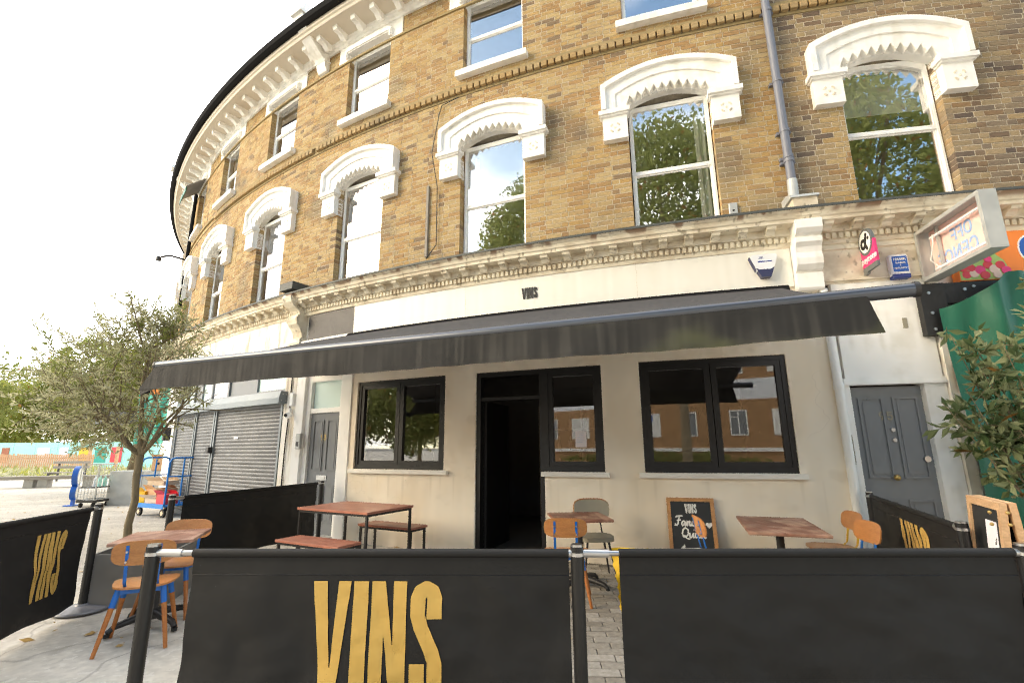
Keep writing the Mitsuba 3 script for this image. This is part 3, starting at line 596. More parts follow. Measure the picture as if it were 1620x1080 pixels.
bk = put(left, 'shutter_box', cat(sweep([(-0.02, 2.36), (0.2, 2.36), (0.2, 2.47), (0.17, 2.6), (-0.02, 2.6)], -18.06, -15.12), sweep([(-0.02, 2.36), (0.2, 2.36), (0.2, 2.47), (0.17, 2.6), (-0.02, 2.6)], -21.2, -18.08)), 'm_box')
for y, z in ((0.05, 2.42), (0.15, 2.42), (0.05, 2.54), (0.12, 2.54)): put(bk, 'bolt', bend(disc((-15.115, -y, z), 0.012, 0.01, 10, 0)), 'm_steel')
tw = key_for(f'{left}__transom_window')
scene[tw] = mikit.ply(cat([fb(-21.2, -15.2, -0.12, -0.04, 2.6, 2.67), fb(-21.2, -15.2, -0.12, -0.04, 3.16, 3.24)] + [bend(bx(s, s + 0.08, 0.04, 0.12, 2.67, 3.16)) for s in (-21.2, -20.6, -20.0, -19.4, -18.7, -17.75, -16.45, -15.28)]), 'm_greydoor')
for a, b, m in ((-21.12, -20.6, 'm_frosted'), (-20.52, -20.0, 'm_frosted'), (-19.92, -19.4, 'm_greydoor'), (-19.32, -18.7, 'm_frosted'), (-18.62, -17.75, 'm_palewhite'), (-17.67, -16.45, 'm_greydoor'), (-16.37, -15.28, 'm_frosted')):
    put(tw, 'light', fb(a, b, -0.1, -0.08, 2.67, 3.16), m)
# ------------------------------------------------------------------ things fixed to the facade
dp = thing('drainpipe', 'grey drainpipe running down the brickwork between the two arched windows at right', 'drainpipe')
put(dp, 'pipe', tube([at(-6.2, 0.1, 10.4), at(-6.21, 0.1, 8.0), at(-6.2, 0.1, 4.95)], 0.055, 16), 'm_pipe', smooth=40)
put(dp, 'shoe', tube([at(-6.2, 0.1, 5.0), at(-6.2, 0.1, 4.86), at(-6.21, 0.12, 4.74), at(-6.25, 0.15, 4.60)], [0.062, 0.066, 0.064, 0.07], 14), 'm_galv', smooth=40)
for z in (7.75, 6.55, 5.75, 5.35, 5.29):
    put(dp, 'collar', cat(disc(at(-6.2, 0.1, z), 0.064, 0.05, 20), bend(bx(-6.29, -6.11, -0.06, 0.01, z - 0.02, z + 0.02))), 'm_pipe', smooth=40)
solo('cable', tube([at(-11.2, 0.04, 7.68), at(-11.55, 0.04, 7.62), at(-11.6, 0.045, 7.45), at(-11.6, 0.235, 6.55), at(-11.6, 0.04, 6.0), at(-11.59, 0.035, 4.9), at(-11.6, 0.3, 4.55)], 0.008, 8), 'm_black', 'thin black cable down the brickwork left of the window above the shop name', 'cable', smooth=True)
solo('cable_conduit', bend(bx(-11.82, -11.775, -0.045, -0.005, 4.72, 6.06)), 'm_greywood', 'short brown vertical conduit on the brickwork beside the black cable', 'conduit')
jb = solo('junction_box', cat(bend(bx(-7.0, -6.89, -0.05, -0.005, 4.62, 4.8, 0.008))), 'm_galv', 'small grey box on the brickwork left of the drainpipe foot', 'junction box')
put(jb, 'screw', bend(disc((-6.945, -0.05, 4.68), 0.014, 0.012, 12, 1)), 'm_black')
# security alarm on the shop fascia
al = thing('alarm_box', 'white and dark blue wedge shaped alarm box on the cream fascia', 'alarm box')
body = Polygon([(-6.83, 3.95), (-6.80, 3.975), (-6.52, 3.975), (-6.5, 3.95), (-6.565, 3.75), (-6.76, 3.75)])
put(al, 'front', plate(body, 0.03, 0.12, 9), 'm_palewhite')
put(al, 'lens', cat(plate(Polygon([(-6.772, 3.79), (-6.73, 3.765), (-6.59, 3.765), (-6.553, 3.79), (-6.6, 3.66), (-6.71, 3.66)]), 0.025, 0.126, 9), plate(Polygon([(-6.84, 3.95), (-6.83, 3.95), (-6.755, 3.76), (-6.772, 3.76)]), 0.025, 0.11, 9)), 'm_navy')
put(al, 'printed_mark', cat([bend(bx(a, b, -0.1225, -0.119, z, z + h)) for a, b, z, h in ((-6.74, -6.66, 3.865, 0.018), (-6.65, -6.57, 3.868, 0.012), (-6.72, -6.68, 3.93, 0.01), (-6.73, -6.67, 3.915, 0.008))]), 'm_deepblue')
ha = thing('alarm_box', 'white and blue rectangular alarm box between the pink sign and the open light box', 'alarm box')
put(ha, 'case', fb(-5.24, -5.03, 0.03, 0.11, 3.54, 3.83, 0.015), 'm_palewhite')
put(ha, 'panel', bend(bx(-5.215, -5.05, -0.113, -0.108, 3.6, 3.80)), 'm_signblue')
put(ha, 'lens', fb(-5.235, -5.035, 0.025, 0.118, 3.515, 3.575, 0.01), 'm_deepblue')
for t_, h_, z_ in (('HAWK', 0.034, 3.745), ('ALARMS', 0.02, 3.705), ('&', 0.018, 3.675), ('SECURITY', 0.02, 3.635)):
    t = text(t_, h_, 0.003); v = t.vertices; put(ha, 'lettering', bend(trimesh.Trimesh(np.stack([v[:, 0] - 5.132, -0.113 - v[:, 2], v[:, 1] + z_], 1), t.faces, process=False)), 'm_frame')
# pink projecting sign: plane at right angles to the wall, seen from its left
PS = -5.50
def proj_pt(s, o, z): return at(s, o, z)
th_ = PS / RAD; outv = np.array([math.sin(th_), -math.cos(th_), 0]); tanv = np.array([math.cos(th_), math.sin(th_), 0]); upv = np.array([0, 0, 1.0])
def on_side(m, s, z, lift):   # xy mesh: x runs from the outer edge (0) back to the wall, seen from the left; +z towards the left
    v = m.vertices; return trimesh.Trimesh(at(s, 0, z) + v[:, :1] * 0.82 * outv + (0.03 + v[:, 1:2] * 0.9) * upv - (v[:, 2:3] + lift) * tanv, m.faces, process=False)
pz = thing('projecting_sign', 'pink projecting sign with a round white emblem, between the two scrolled brackets', 'sign')
bd = Polygon([(0.1, -0.0), (0.1, 0.40), (0.45, 0.62), (0.45, 0.16), (0.19, 0.03), (0.19, -0.02)])
bd = Polygon([(0.06, 0.0), (0.06, 0.34), (0.46, 0.34), (0.46, 0.16), (0.17, 0.05), (0.17, 0.0)])
def slab(poly, d): return trimesh.creation.extrude_polygon(poly, d, engine='earcut')
put(pz, 'board', on_side(slab(sbox(0.06, 0.1, 0.46, 0.42), 0.03), PS, 3.56, -0.015), 'm_pink')
put(pz, 'base', on_side(slab(Polygon([(0.06, 0.0), (0.06, 0.1), (0.46, 0.1), (0.46, 0.03), (0.17, 0.03), (0.17, 0.0)]), 0.03), PS, 3.56, -0.015), 'm_signgrey')
em = put(pz, 'emblem', on_side(slab(Point(0.24, 0.44).buffer(0.19), 0.036), PS, 3.56, -0.018), 'm_signgrey')
put(em, 'disc', on_side(slab(Point(0.24, 0.44).buffer(0.155), 0.004), PS, 3.56, 0.018), 'm_frame')
gl = unary_union([Point(0.195, 0.42).buffer(0.078).difference(Point(0.195, 0.42).buffer(0.032)), LineString([(0.30, 0.535), (0.262, 0.45), (0.25, 0.40), (0.285, 0.335)]).buffer(0.024), Point(0.345, 0.47).buffer(0.024)])
put(em, 'glyph', cat([on_side(slab(g, 0.004), PS, 3.56, 0.022) for g in getattr(gl, 'geoms', [gl])]), 'm_black')
t = text('payzone', 0.078, 0.004); t.apply_translation((0.275, 0.155, 0)); put(pz, 'lettering', on_side(t, PS, 3.56, 0.0155), 'm_frame')
put(pz, 'bracket', tube([at(PS, 0.02, 3.8), at(PS, 0.14, 3.8)], 0.015), 'm_iron')
# open light box projecting over the shop at right
LB = -4.89; LZ0, LZ1, LO0, LO1, LD = 3.475, 4.095, 0.06, 1.12, 0.165
lb = thing('light_box_sign', 'open fronted grey light box sign projecting from the wall at top right', 'sign')
th_ = LB / RAD; outv = np.array([math.sin(th_), -math.cos(th_), 0]); tanv = np.array([math.cos(th_), math.sin(th_), 0])
def lbp(o, d, z): return at(LB, 0, 0) + o * outv + d * tanv + np.array([0, 0, z])
def lbox(o0, o1, d0, d1, z0, z1): return hullpts(*[lbp(o, d, z) for o in (o0, o1) for d in (d0, d1) for z in (z0, z1)])
put(lb, 'casing', cat(lbox(LO0, LO1, 0, LD, LZ1, LZ1 + 0.015), lbox(LO0, LO1, 0, LD, LZ0 - 0.015, LZ0), lbox(LO1, LO1 + 0.015, 0, LD, LZ0 - 0.015, LZ1 + 0.015), lbox(LO0 - 0.015, LO0, 0, LD, LZ0 - 0.015, LZ1 + 0.015), lbox(LO0, LO1, -0.002, 0.02, LZ1 - 0.03, LZ1), lbox(LO0, LO1, -0.002, 0.02, LZ0, LZ0 + 0.03), lbox(LO1 - 0.03, LO1, -0.002, 0.02, LZ0, LZ1), lbox(LO0, LO0 + 0.03, -0.002, 0.02, LZ0, LZ1)), 'm_galv')
fpn = put(lb, 'face_panel', lbox(LO0 + 0.02, LO1 - 0.01, LD - 0.02, LD, LZ0 + 0.01, LZ1 - 0.01), 'm_acrylic')
put(lb, 'frame_bar', lbox(LO0 + 0.2, LO0 + 0.23, 0.1, 0.13, LZ0, LZ1), 'm_galv')
for z in (LZ0 + 0.1, LZ1 - 0.12): put(lb, 'tube_lamp', tube([lbp(LO0 + 0.12, 0.09, z), lbp(LO1 - 0.08, 0.09, z)], 0.016), 'm_tube')
put(lb, 'loose_wire', tube([lbp(LO0 + 0.15, 0.1, LZ1 - 0.08), lbp(LO0 + 0.2, 0.06, LZ1 - 0.22), lbp(LO0 + 0.12, 0.05, LZ0 + 0.22), lbp(LO0 + 0.22, 0.08, LZ0 + 0.08)], 0.006, 6), 'm_frame')
for t_, h_, zz, oo in (('OFF', 0.145, LZ0 + 0.34, 0.60), ('CENCE', 0.155, LZ0 + 0.12, 0.49)):
    t = text(t_, h_, 0.004, sx=0.9); v = t.vertices     # read from the far side, so mirrored from here
    put(fpn, 'lettering', trimesh.Trimesh(np.array([lbp(oo - a, LD - 0.021 - c, zz + b) for a, b, c in v]), t.faces, process=False), 'm_paleblue')
# orange shop sign with blue letters and fruit picture
og = thing('shop_sign', 'orange shop sign with a large blue letter and painted fruit at the right edge', 'sign')
put(og, 'board', fb(-4.5, 1.0, -0.05, 0.07, 3.44, 4.05), 'm_orange')
for i, ch in enumerate('OFF'):
    t = text(ch, 0.3, 0.008); v = t.vertices; put(og, 'lettering', bend(trimesh.Trimesh(np.stack([v[:, 0] - 3.66 + 0.36 * i, -0.07 - v[:, 2], v[:, 1] + 3.66], 1), t.faces, process=False)), 'm_signblue')
    t = text(ch, 0.3, 0.004); v = t.vertices; put(og, 'letter_edge', bend(trimesh.Trimesh(np.stack([v[:, 0] * 1.12 - 3.66 + 0.36 * i, -0.07 - v[:, 2], (v[:, 1] - 0.15) * 1.12 + 3.81], 1), t.faces, process=False)), 'm_frame')
fp = put(og, 'picture', cat(plate(Polygon([(-4.49, 3.45), (-4.49, 3.8), (-4.3, 3.9), (-4.15, 3.85), (-4.0, 3.68), (-3.92, 3.45)]), 0.07, 0.074)), 'm_fruitgreen')
fr_rng = np.random.default_rng(3)
for i, (s, z, r_) in enumerate([(-4.52, 3.52, .05), (-4.44, 3.53, .05), (-4.46, 3.6, .045), (-4.37, 3.57, .055), (-4.28, 3.63, .05), (-4.22, 3.57, .055), (-4.15, 3.62, .05), (-4.1, 3.55, .05), (-4.33, 3.5, .05), (-4.2, 3.5, .045), (-4.55, 3.6, .045), (-4.27, 3.7, .04)]):
    put(fp, 'fruit', plate(Point(s + 0.1, z).buffer(r_), 0.07, 0.076 + 0.001 * i, 9), ('m_red', 'm_fruitpale', 'm_red', 'm_pink')[i % 4])
bp = thing('shutter_guide_panel', 'black bolted metal panel at the top left corner of the green tarpaulin', 'panel')
put(bp, 'plate', cat(fb(-4.99, -4.72, 0.03, 0.12, 2.78, 3.42), fb(-4.72, -3.9, 0.0, 0.1, 3.17, 3.42)), 'm_black')
for s, o, z in ((-4.9, .12, 3.3), (-4.9, .12, 3.05), (-4.9, .12, 2.85), (-4.5, .1, 3.33), (-4.4, .1, 3.36), (-4.5, .1, 3.2), (-4.38, .1, 3.22)): put(bp, 'bolt', bend(disc((s, -o - 0.005, z), 0.018, 0.015, 12, 1)), 'm_chrome')
# green tarpaulin hung over the shop at right
ss, zz = np.linspace(-4.86, -2.2, 70), np.linspace(0, 1, 60); P = np.zeros((60, 70, 3))
for j, q in enumerate(zz):
    for i, s in enumerate(ss):
        x = (s + 4.86) / 2.66
        top = 3.05 + 0.33 * smooth_t if False else 3.08 + 0.36 * min(1, x * 4.2) ** 1.5
        z = top + (0.12 - top) * q
        o = 0.28 + 0.045 * math.sin(11 * s + 2.2 * q) * (0.3 + q) + 0.07 * math.sin(4.2 * s - 5 * q) * (1 - 0.5 * q) + 0.03 * math.sin(21 * s + 6 * q * q) + 0.09 * math.exp(-((x - 0.18 - 0.22 * q) / 0.07) ** 2) + 0.06 * math.exp(-((x - 0.1 - 0.5 * q) / 0.05) ** 2)
        P[j, i] = at(s, o, z)
tp = solo('green_tarpaulin', grid_mesh(P), 'm_tarp', 'green tarpaulin hung over the shop front at right behind the laurel', 'tarpaulin', smooth=True)
# left side: meters, camera, keypad
sc = solo('security_camera', cat(disc(at(-14.86, 0.14, 2.12), 0.055, 0.1, 20, 1), disc(at(-14.9, 0.08, 2.2), 0.03, 0.12, 14), bend(bx(-14.93, -14.83, -0.1, 0.0, 2.3, 2.55, 0.01))), 'm_frame', 'white round security camera on the pier left of the grey door', 'security camera', smooth=30)
put(sc, 'lens', disc(at(-14.86, 0.195, 2.12), 0.03, 0.02, 18, 1), 'm_black')
ek = solo('entry_keypad', fb(-14.63, -14.50, 0.05, 0.11, 1.5, 1.78, 0.01), 'm_galv', 'grey entry keypad on the white pilaster beside the door numbered 93', 'keypad')
put(ek, 'grille', bend(bx(-14.6, -14.53, -0.114, -0.108, 1.55, 1.63)), 'm_iron')
solo('wall_cable', tube([at(-15.0, 0.06, 0.1), at(-15.0, 0.06, 1.6), at(-14.96, 0.06, 2.3), at(-14.97, 0.06, 3.3)], 0.012, 8), 'm_iron', 'dark cable running down the worn pier beside the roller shutters', 'cable', smooth=True)
solo('wall_lamp', cat(bend(bx(-21.75, -21.5, -0.22, -0.06, 1.75, 2.1, 0.02))), 'm_iron', 'dark box shaped wall lamp on the white pier beyond the roller shutters', 'lamp')
solo('wall_camera', cat(tube([at(-23.4, 0.05, 7.55), at(-23.4, 0.5, 7.6), at(-23.4, 0.75, 7.5)], 0.03, 8), disc(at(-23.4, 0.8, 7.42), 0.07, 0.12, 14)), 'm_iron', 'dark camera on an arm at the far left edge of the brick crescent', 'camera')
solo('rainwater_pipe', tube([at(-23.0, 0.1, 10.4), at(-23.0, 0.1, 4.7)], 0.05, 12), 'm_gutter', 'black pipe down the far left edge of the brick crescent', 'drainpipe', smooth=40)
wa = thing('window_awning', 'small dark green awning over a top floor window at far left', 'awning')
put(wa, 'hood', sweep([(0.05, 9.75), (0.52, 9.3), (0.53, 9.33), (0.05, 9.79)], W7C - 0.55, W7C + 0.55), 'm_planter')
put(wa, 'frill', sweep([(0.51, 9.32), (0.53, 9.32), (0.53, 9.15), (0.51, 9.15)], W7C - 0.55, W7C + 0.55), 'm_tarp')
# ------------------------------------------------------------------ the shop awning
AZ, A0, A1 = 2.60, np.array([-4.73, 6.33, 2.6]), np.array([2.92, 3.33, 2.6])
ad = (A1 - A0) / np.linalg.norm(A1 - A0); an = np.array([ad[1], -ad[0], 0.0])       # an points to the street
F0, F1 = A0 + 0.02 * ad, A1 - 0.30 * ad
aw = thing('shop_awning', 'long black fabric awning with grey front bar over the terrace', 'awning')
put(aw, 'front_bar', tube([A0, A1], 0.052, 18), 'm_bar_metal', smooth=40)
for p, q in ((A0, -1), (A1, 1)): put(aw, 'end_cap', disc((0, 0, 0), 0.058, 0.03, 20, 0).apply_transform(trimesh.transformations.rotation_matrix(math.atan2(ad[1], ad[0]), [0, 0, 1])).apply_translation(p + q * 0.012 * ad), 'm_iron')
n = 60; P = np.zeros((14, n, 3)); SL, SR = -14.75, -6.5
for i, t_ in enumerate(np.linspace(0, 1, n)):
    b = at(SL + (SR - SL) * t_, 0.10, 3.50); f_ = F0 + (F1 - F0) * t_ + np.array([0, 0, 0.04])
    for j, q in enumerate(np.linspace(0, 1, 14)):
        P[j, i] = b + (f_ - b) * q - np.array([0, 0, 0.05 * math.sin(math.pi * q) + 0.006 * math.sin(t_ * 60) * q])
put(aw, 'fabric', grid_mesh(P), 'm_awningtop', smooth=True)
P = np.zeros((12, 160, 3)); rr = np.random.default_rng(2); ph = rr.uniform(0, 6, 5)
for i, t_ in enumerate(np.linspace(0, 1, 160)):
    for j, q in enumerate(np.linspace(0, 1, 12)):
        x = t_ * 7.9
        wv = 0.012 * math.sin(x * 3.3 + ph[0]) + 0.005 * math.sin(x * 8.3 + ph[1] + 2 * q) + 0.003 * math.sin(x * 19 + ph[2] - 3 * q)
        base = F0 + (F1 - F0) * t_ - np.array([0, 0, 0.03]) + ad * q * (0.07 * max(0.0, (t_ - 0.97) / 0.03) - 0.24 * max(0.0, (0.04 - t_) / 0.04))
        drop = 0.285 + 0.006 * math.sin(x * 2.1 + ph[3]) + 0.003 * math.sin(x * 13)
        P[j, i] = base + an * (0.05 + wv * q) - np.array([0, 0, drop * q])
put(aw, 'valance', grid_mesh(P), 'm_fabric', smooth=True)
# turned-back end of the valance at the left
e0 = F0 + an * 0.05
e1 = e0 - ad * 0.24 - np.array([0, 0, 0.29])
put(aw, 'valance_return', grid_mesh(np.array([[e1 + ad * 0.34 - [0, 0, .005], e1 + [0, 0, .02], e1 - an * 0.12 + ad * 0.02 + [0, 0, .07]], [e1 + ad * 0.34 - [0, 0, .012], e1 + ad * 0.03 - [0, 0, .10], e1 - an * 0.12 + ad * 0.03 - [0, 0, .06]]])), 'm_canvas')
put(aw, 'cassette', sweep([(0.031, 3.40), (0.16, 3.40), (0.17, 3.46), (0.14, 3.52), (0.031, 3.53)], -13.4, -6.42), 'm_gutter')
put(aw, 'rear_batten', sweep([(0.031, 3.47), (0.11, 3.47), (0.11, 3.535), (0.031, 3.535)], -14.72, -13.41), 'm_white')
for s, t_ in ((-13.2, 0.16), (-10.5, 0.5), (-7.6, 0.84)):
    b = at(s, 0.1, 3.38); f_ = F0 + (F1 - F0) * t_ + an * -0.03; mdl = (b + f_) / 2 + ad * 0.55
    put(aw, 'arm', cat(tube([b, mdl], 0.028, 10), tube([mdl, f_], 0.024, 10)), 'm_iron', smooth=40)
# ------------------------------------------------------------------ café barriers
ZR = 0.975
def post(p, label, top=ZR, base=True, r=0.036):
    k = thing('barrier_post', label, 'barrier post', 'posts of the café barriers' if False else None)
    put(k, 'pole', cat(disc((p[0], p[1], top / 2), r, top, 24)), 'm_post', smooth=40)
    put(k, 'collar', cat(disc((p[0], p[1], top - 0.035), r + 0.004, 0.012, 24), disc((p[0], p[1], top + 0.006), r * 0.9, 0.012, 24)), 'm_chrome', smooth=40)
    pr = [(0.0, 0.0), (0.215, 0.0), (0.22, 0.012), (0.21, 0.022), (0.06, 0.045), (0.05, 0.06), (0.0, 0.06)]
    put(k, 'base', trimesh.creation.revolve(pr, sections=48).apply_translation((p[0], p[1], 0.013)), 'm_base', smooth=35)
    return k
def barrier(p0, p1, a, b, label, zb, seed, word=None, side=1, lh=0.5, lz=0.72, lw=1.25, lc=0.5, amp=0.03, clamp0=True):
    """rail from p0 to p1; canvas from a to b metres along it; word printed on the side towards side * normal"""
    p0, p1 = np.array([*p0, ZR - 0.035]), np.array([*p1, ZR - 0.035]); L = np.linalg.norm(p1 - p0); d = (p1 - p0) / L; nn = np.array([d[1], -d[0], 0.0]) * side
    k = thing('cafe_barrier', label, 'barrier')
    put(k, 'rail', tube([p0 + d * 0.03, p1 - d * 0.03], 0.015, 14), 'm_chrome', smooth=40)
    for q, sg in ((p0, 1), (p1, -1)): put(k, 'clamp', cat(tube([q + d * sg * 0.03, q + d * sg * 0.17], 0.021, 14), tube([q - [0, 0, .012], q + [0, 0, .0]], 0.04, 14)), 'm_steel', smooth=40)
    def shape(u, z):           # u along the canvas, z height
        q = np.clip((ZR - z) / (ZR - zb), 0, 1); w = np.stack([u * 1.6, z * 1.3, u * 0 + seed], -1)
        disp = amp * q * (meshkit.fbm(w, 3, seed) - 0.5) * 3.0 + 0.034 * (meshkit.fbm(np.stack([u * 4.2 + z * 2.5, z * 5 - u * 1.5, u * 0], -1), 3, seed + 5) - 0.5) * np.minimum(1, q * 4)
        return p0 + (a + u)[..., None] * d + nn * disp[..., None] + np.stack([u * 0, u * 0, z - p0[2]], -1)
    nu, nz = int((b - a) * 34), 40
    U, S = np.meshgrid(np.linspace(0, b - a, nu), np.linspace(0, 1, nz)); Zb = zb + 0.02 * np.sin(U * 3 + seed) + 0.012 * np.sin(U * 9 + seed)
    Zz = (ZR - 0.035) + (Zb - (ZR - 0.035)) * S
    cv = put(k, 'canvas', cat(grid_mesh(shape(U, Zz)), tube([p0 + d * a, p0 + d * b], 0.023, 16)), 'm_canvas', smooth=60)
    U2 = np.linspace(0, b - a, nu); sp = shape(U2, U2 * 0 + ZR - 0.145) + nn * 0.0015
    put(cv, 'hem_stitching', tube(sp, 0.0016, 5), 'm_post')
    if word:
        for poly in letters():
            g = affinity.scale(poly, lh * lw, lh, origin=(0, 0)); v, f = trimesh.creation.triangulate_polygon(g, engine='earcut')
            v3, f3 = trimesh.remesh.subdivide_to_size(np.column_stack([v, np.zeros(len(v))]), f, 0.035)
            u = v3[:, 0] if side * 1 > 0 else v3[:, 0]
            # reads from the side that nn points to: along +d when d x up points away from nn
            flip = np.dot(np.cross(d, [0, 0, 1.0]), nn) > 0
            uu = lc * (b - a) + (v3[:, 0] - lh * lw * 0.475) * (1 if flip else -1)
            put(cv, 'printed_letter', trimesh.Trimesh(shape(uu, lz - lh + v3[:, 1]) + nn * 0.004, f3, process=False), 'm_gold', smooth=True)
    return k
PA_, PB_, PC_ = (-2.01, 2.87), (0.345, 2.79), (2.71, 2.74)
post(PA_, 'black barrier post with silver clamp left of the front banner'); post(PB_, 'black barrier post standing between the two front banners'); post(PC_, 'black barrier post at the right end of the front banners')
barrier(PA_, PB_, 0.235, 2.31, 'black canvas café barrier at front with large gold lettering', 0.13, 3, 'VINS', 1, 0.60, 0.80, 1.22, 0.5)
barrier(PB_, PC_, 0.225, 2.31, 'plain black canvas café barrier at front right', 0.13, 8)
PD_, PE_ = (-4.13, 5.03), (-3.72, 2.6)
post(PD_, 'black barrier post on a round base beside the metal planter'); 
barrier(PE_, PD_, 0.12, 2.36, 'black canvas café barrier at left edge with gold lettering seen at an angle', 0.09, 12, 'VINS', 1, 0.54, 0.80, 0.72, 0.80, 0.05)
PF_, PG_ = (-4.02, 5.93), (-3.22, 8.42)
post(PF_, 'black barrier post behind the left table and chairs'); post(PG_, 'black barrier post in front of the door numbered 93')
barrier(PF_, PG_, 0.14, 2.5, 'plain black canvas café barrier between the left chairs and the roller shutters', 0.13, 21)
PH_, PI_ = (4.06, 5.73), (3.08, 3.50)
post(PH_, 'black barrier post in front of the grey door at right'); post(PI_, 'black barrier post hidden partly by the wooden pavement sign')
barrier(PH_, PI_, 0.1, 2.33, 'black canvas café barrier at right with gold lettering beside the grey door', 0.13, 31, 'VINS', 1, 0.56, 0.83, 1.25, 0.56)
# ------------------------------------------------------------------ chairs, tables, benches
def shell(w, h, n, bowl, fn):
    """superellipse panel w x h with thickness, mapped by fn(x, y, layer)"""
    a = np.linspace(0, 2 * math.pi, n, endpoint=False); ex = 2 / 3.4
    ring = np.stack([np.sign(np.cos(a)) * abs(np.cos(a)) ** ex * w / 2, np.sign(np.sin(a)) * abs(np.sin(a)) ** ex * h / 2], 1)
    rings = [ring * q for q in (0.0, 0.35, 0.7, 0.94, 1.0)]; v, f = [], []
    for lay in (0, 1):
        for r_ in rings: v += [fn(x, y, lay) for x, y in r_]
    m = len(rings); i = np.arange(n); j = (i + 1) % n
    for lay in (0, 1):
        o = lay * m * n
        for c in range(m - 1):
            q = [np.stack([o + c * n + i, o + (c + 1) * n + i, o + (c + 1) * n + j], 1), np.stack([o + c * n + i, o + (c + 1) * n + j, o + c * n + j], 1)]
            f += q if lay else [x[:, ::-1] for x in q]
    o0, o1 = (m - 1) * n, (2 * m - 1) * n
    f += [np.stack([o0 + i, o0 + j, o1 + j], 1), np.stack([o0 + i, o1 + j, o1 + i], 1)]
    t = trimesh.Trimesh(v, np.vstack(f), process=True); trimesh.repair.fix_normals(t); return t
def chair(loc, rz, label, metal='m_blue'):
    """plywood café chair; local +y is the way the sitter faces"""
    k = thing('cafe_chair', label, 'chair', None); mv = lambda m: move(m, loc, rz)
    put(k, 'seat', mv(shell(0.43, 0.42, 48, 0, lambda x, y, l: (x * (1 + 0.12 * y / 0.2), y, 0.445 + 0.014 * l + 0.35 * (abs(x) ** 2.2) * 0.3 - 0.02 * max(0, (y - 0.12)) * 3))), 'm_ply', smooth=50)
    put(k, 'backrest', mv(shell(0.42, 0.185, 48, 0, lambda x, y, l: (x, -0.235 - 0.012 * l + 0.55 * x * x - 0.16 * (y), 0.715 + y))), 'm_ply', smooth=50)
    fr = []
    for s in (-1, 1):
        fr.append(hullpts(*[(s * 0.105 + a, b, c) for a in (-0.011, 0.011) for b, c in ((-0.13, 0.43), (-0.115, 0.43), (-0.20, 0.50), (-0.188, 0.49))]))
        fr.append(hullpts(*[(s * 0.105 + a, b, c) for a in (-0.011, 0.011) for b, c in ((-0.20, 0.50), (-0.188, 0.49), (-0.255, 0.775), (-0.245, 0.775))]))
        fr.append(bx(s * 0.14 - 0.012, s * 0.14 + 0.012, -0.15, 0.15, 0.405, 0.443))
    fr += [bx(-0.15, 0.15, 0.12, 0.144, 0.405, 0.443), bx(-0.15, 0.15, -0.15, -0.126, 0.405, 0.443)]
    put(k, 'frame', mv(cat(fr)), metal)
    for s in (-1, 1):
        for q in (0.03, -0.045): put(k, 'bolt', mv(disc((s * 0.105, -0.262 + 0.16 * (0.06 - q), 0.70 + q), 0.008, 0.02, 10, 1)), 'm_chrome')
    for s in (-1, 1):
        for e in (-1, 1):
            top, foot = np.array([s * 0.145, e * 0.135, 0.44]), np.array([s * 0.225, e * 0.225, 0.0]); m_ = top + (foot - top) * 0.26
            put(k, 'leg', mv(tube([m_, foot], 0.019, 14, r1=0.0135)), 'm_leg', smooth=40)
            put(k, 'socket', mv(tube([top, m_ + (foot - top) * 0.02], 0.021, 14)), metal, smooth=40)
    return k
GZ = 0.022
chair((-3.01, 4.26, 0), 0.45, 'plywood chair with blue metal frame nearest the camera at the left table')
chair((-3.24, 4.95, 0), math.pi + 0.22, 'plywood chair with blue frame on the far side of the left table')
chair((0.535, 5.19, GZ), -0.12, 'plywood chair with blue frame seen from behind at the small centre table')
chair((2.06, 5.02, GZ), -math.pi / 2 - 0.1, 'plywood chair with blue frame seen edge on before the chalkboard')
chair((3.30, 5.32, GZ), math.pi / 2 - 0.17, 'plywood chair with yellow frame right of the far right table', 'm_yellow')
chair((2.99, 4.66, GZ), math.pi / 2 - 0.13, 'plywood chair with blue frame nearest at the right end of the right table')
def pedestal(c, w, l, rz, label, top=0.745):
    k = thing('pedestal_table', label, 'table'); mv = lambda m: move(m, (c[0], c[1], 0.012), rz)
    put(k, 'tabletop', mv(bx(-w / 2, w / 2, -l / 2, l / 2, top - 0.04, top - 0.012, 0.004)), 'm_table')
    put(k, 'column', mv(cat(disc((0, 0, 0.38), 0.036, 0.66, 24), bx(-0.16, 0.16, -0.03, 0.03, top - 0.065, top - 0.041), bx(-0.03, 0.03, -0.16, 0.16, top - 0.067, top - 0.041))), 'm_iron', smooth=30)
    for q in range(4):
        a = q * math.pi / 2 + math.pi / 4; e = np.array([math.cos(a), math.sin(a), 0])
        f_ = put(k, 'foot', mv(tube([e * 0.03 + [0, 0, .1], e * 0.16 + [0, 0, .085], e * 0.29 + [0, 0, .065], e * 0.335 + [0, 0, .03]], [0.035, 0.03, 0.024, 0.02], 12)), 'm_iron', smooth=40)
        put(f_, 'glide', mv(disc(e * 0.335 + [0, 0, .012], 0.022, 0.024, 16)), 'm_black')
    return k
pedestal((-3.17, 4.63), 0.62, 0.62, 0.33, 'square dark wood pedestal table with worn top at left')
pedestal((0.74, 5.72), 0.62, 0.66, 0.08, 'square dark wood pedestal table in front of the small shop window')
pedestal((2.62, 5.03), 0.66, 1.1, -0.33, 'rectangular brown pedestal table with chipped edge below the right window')
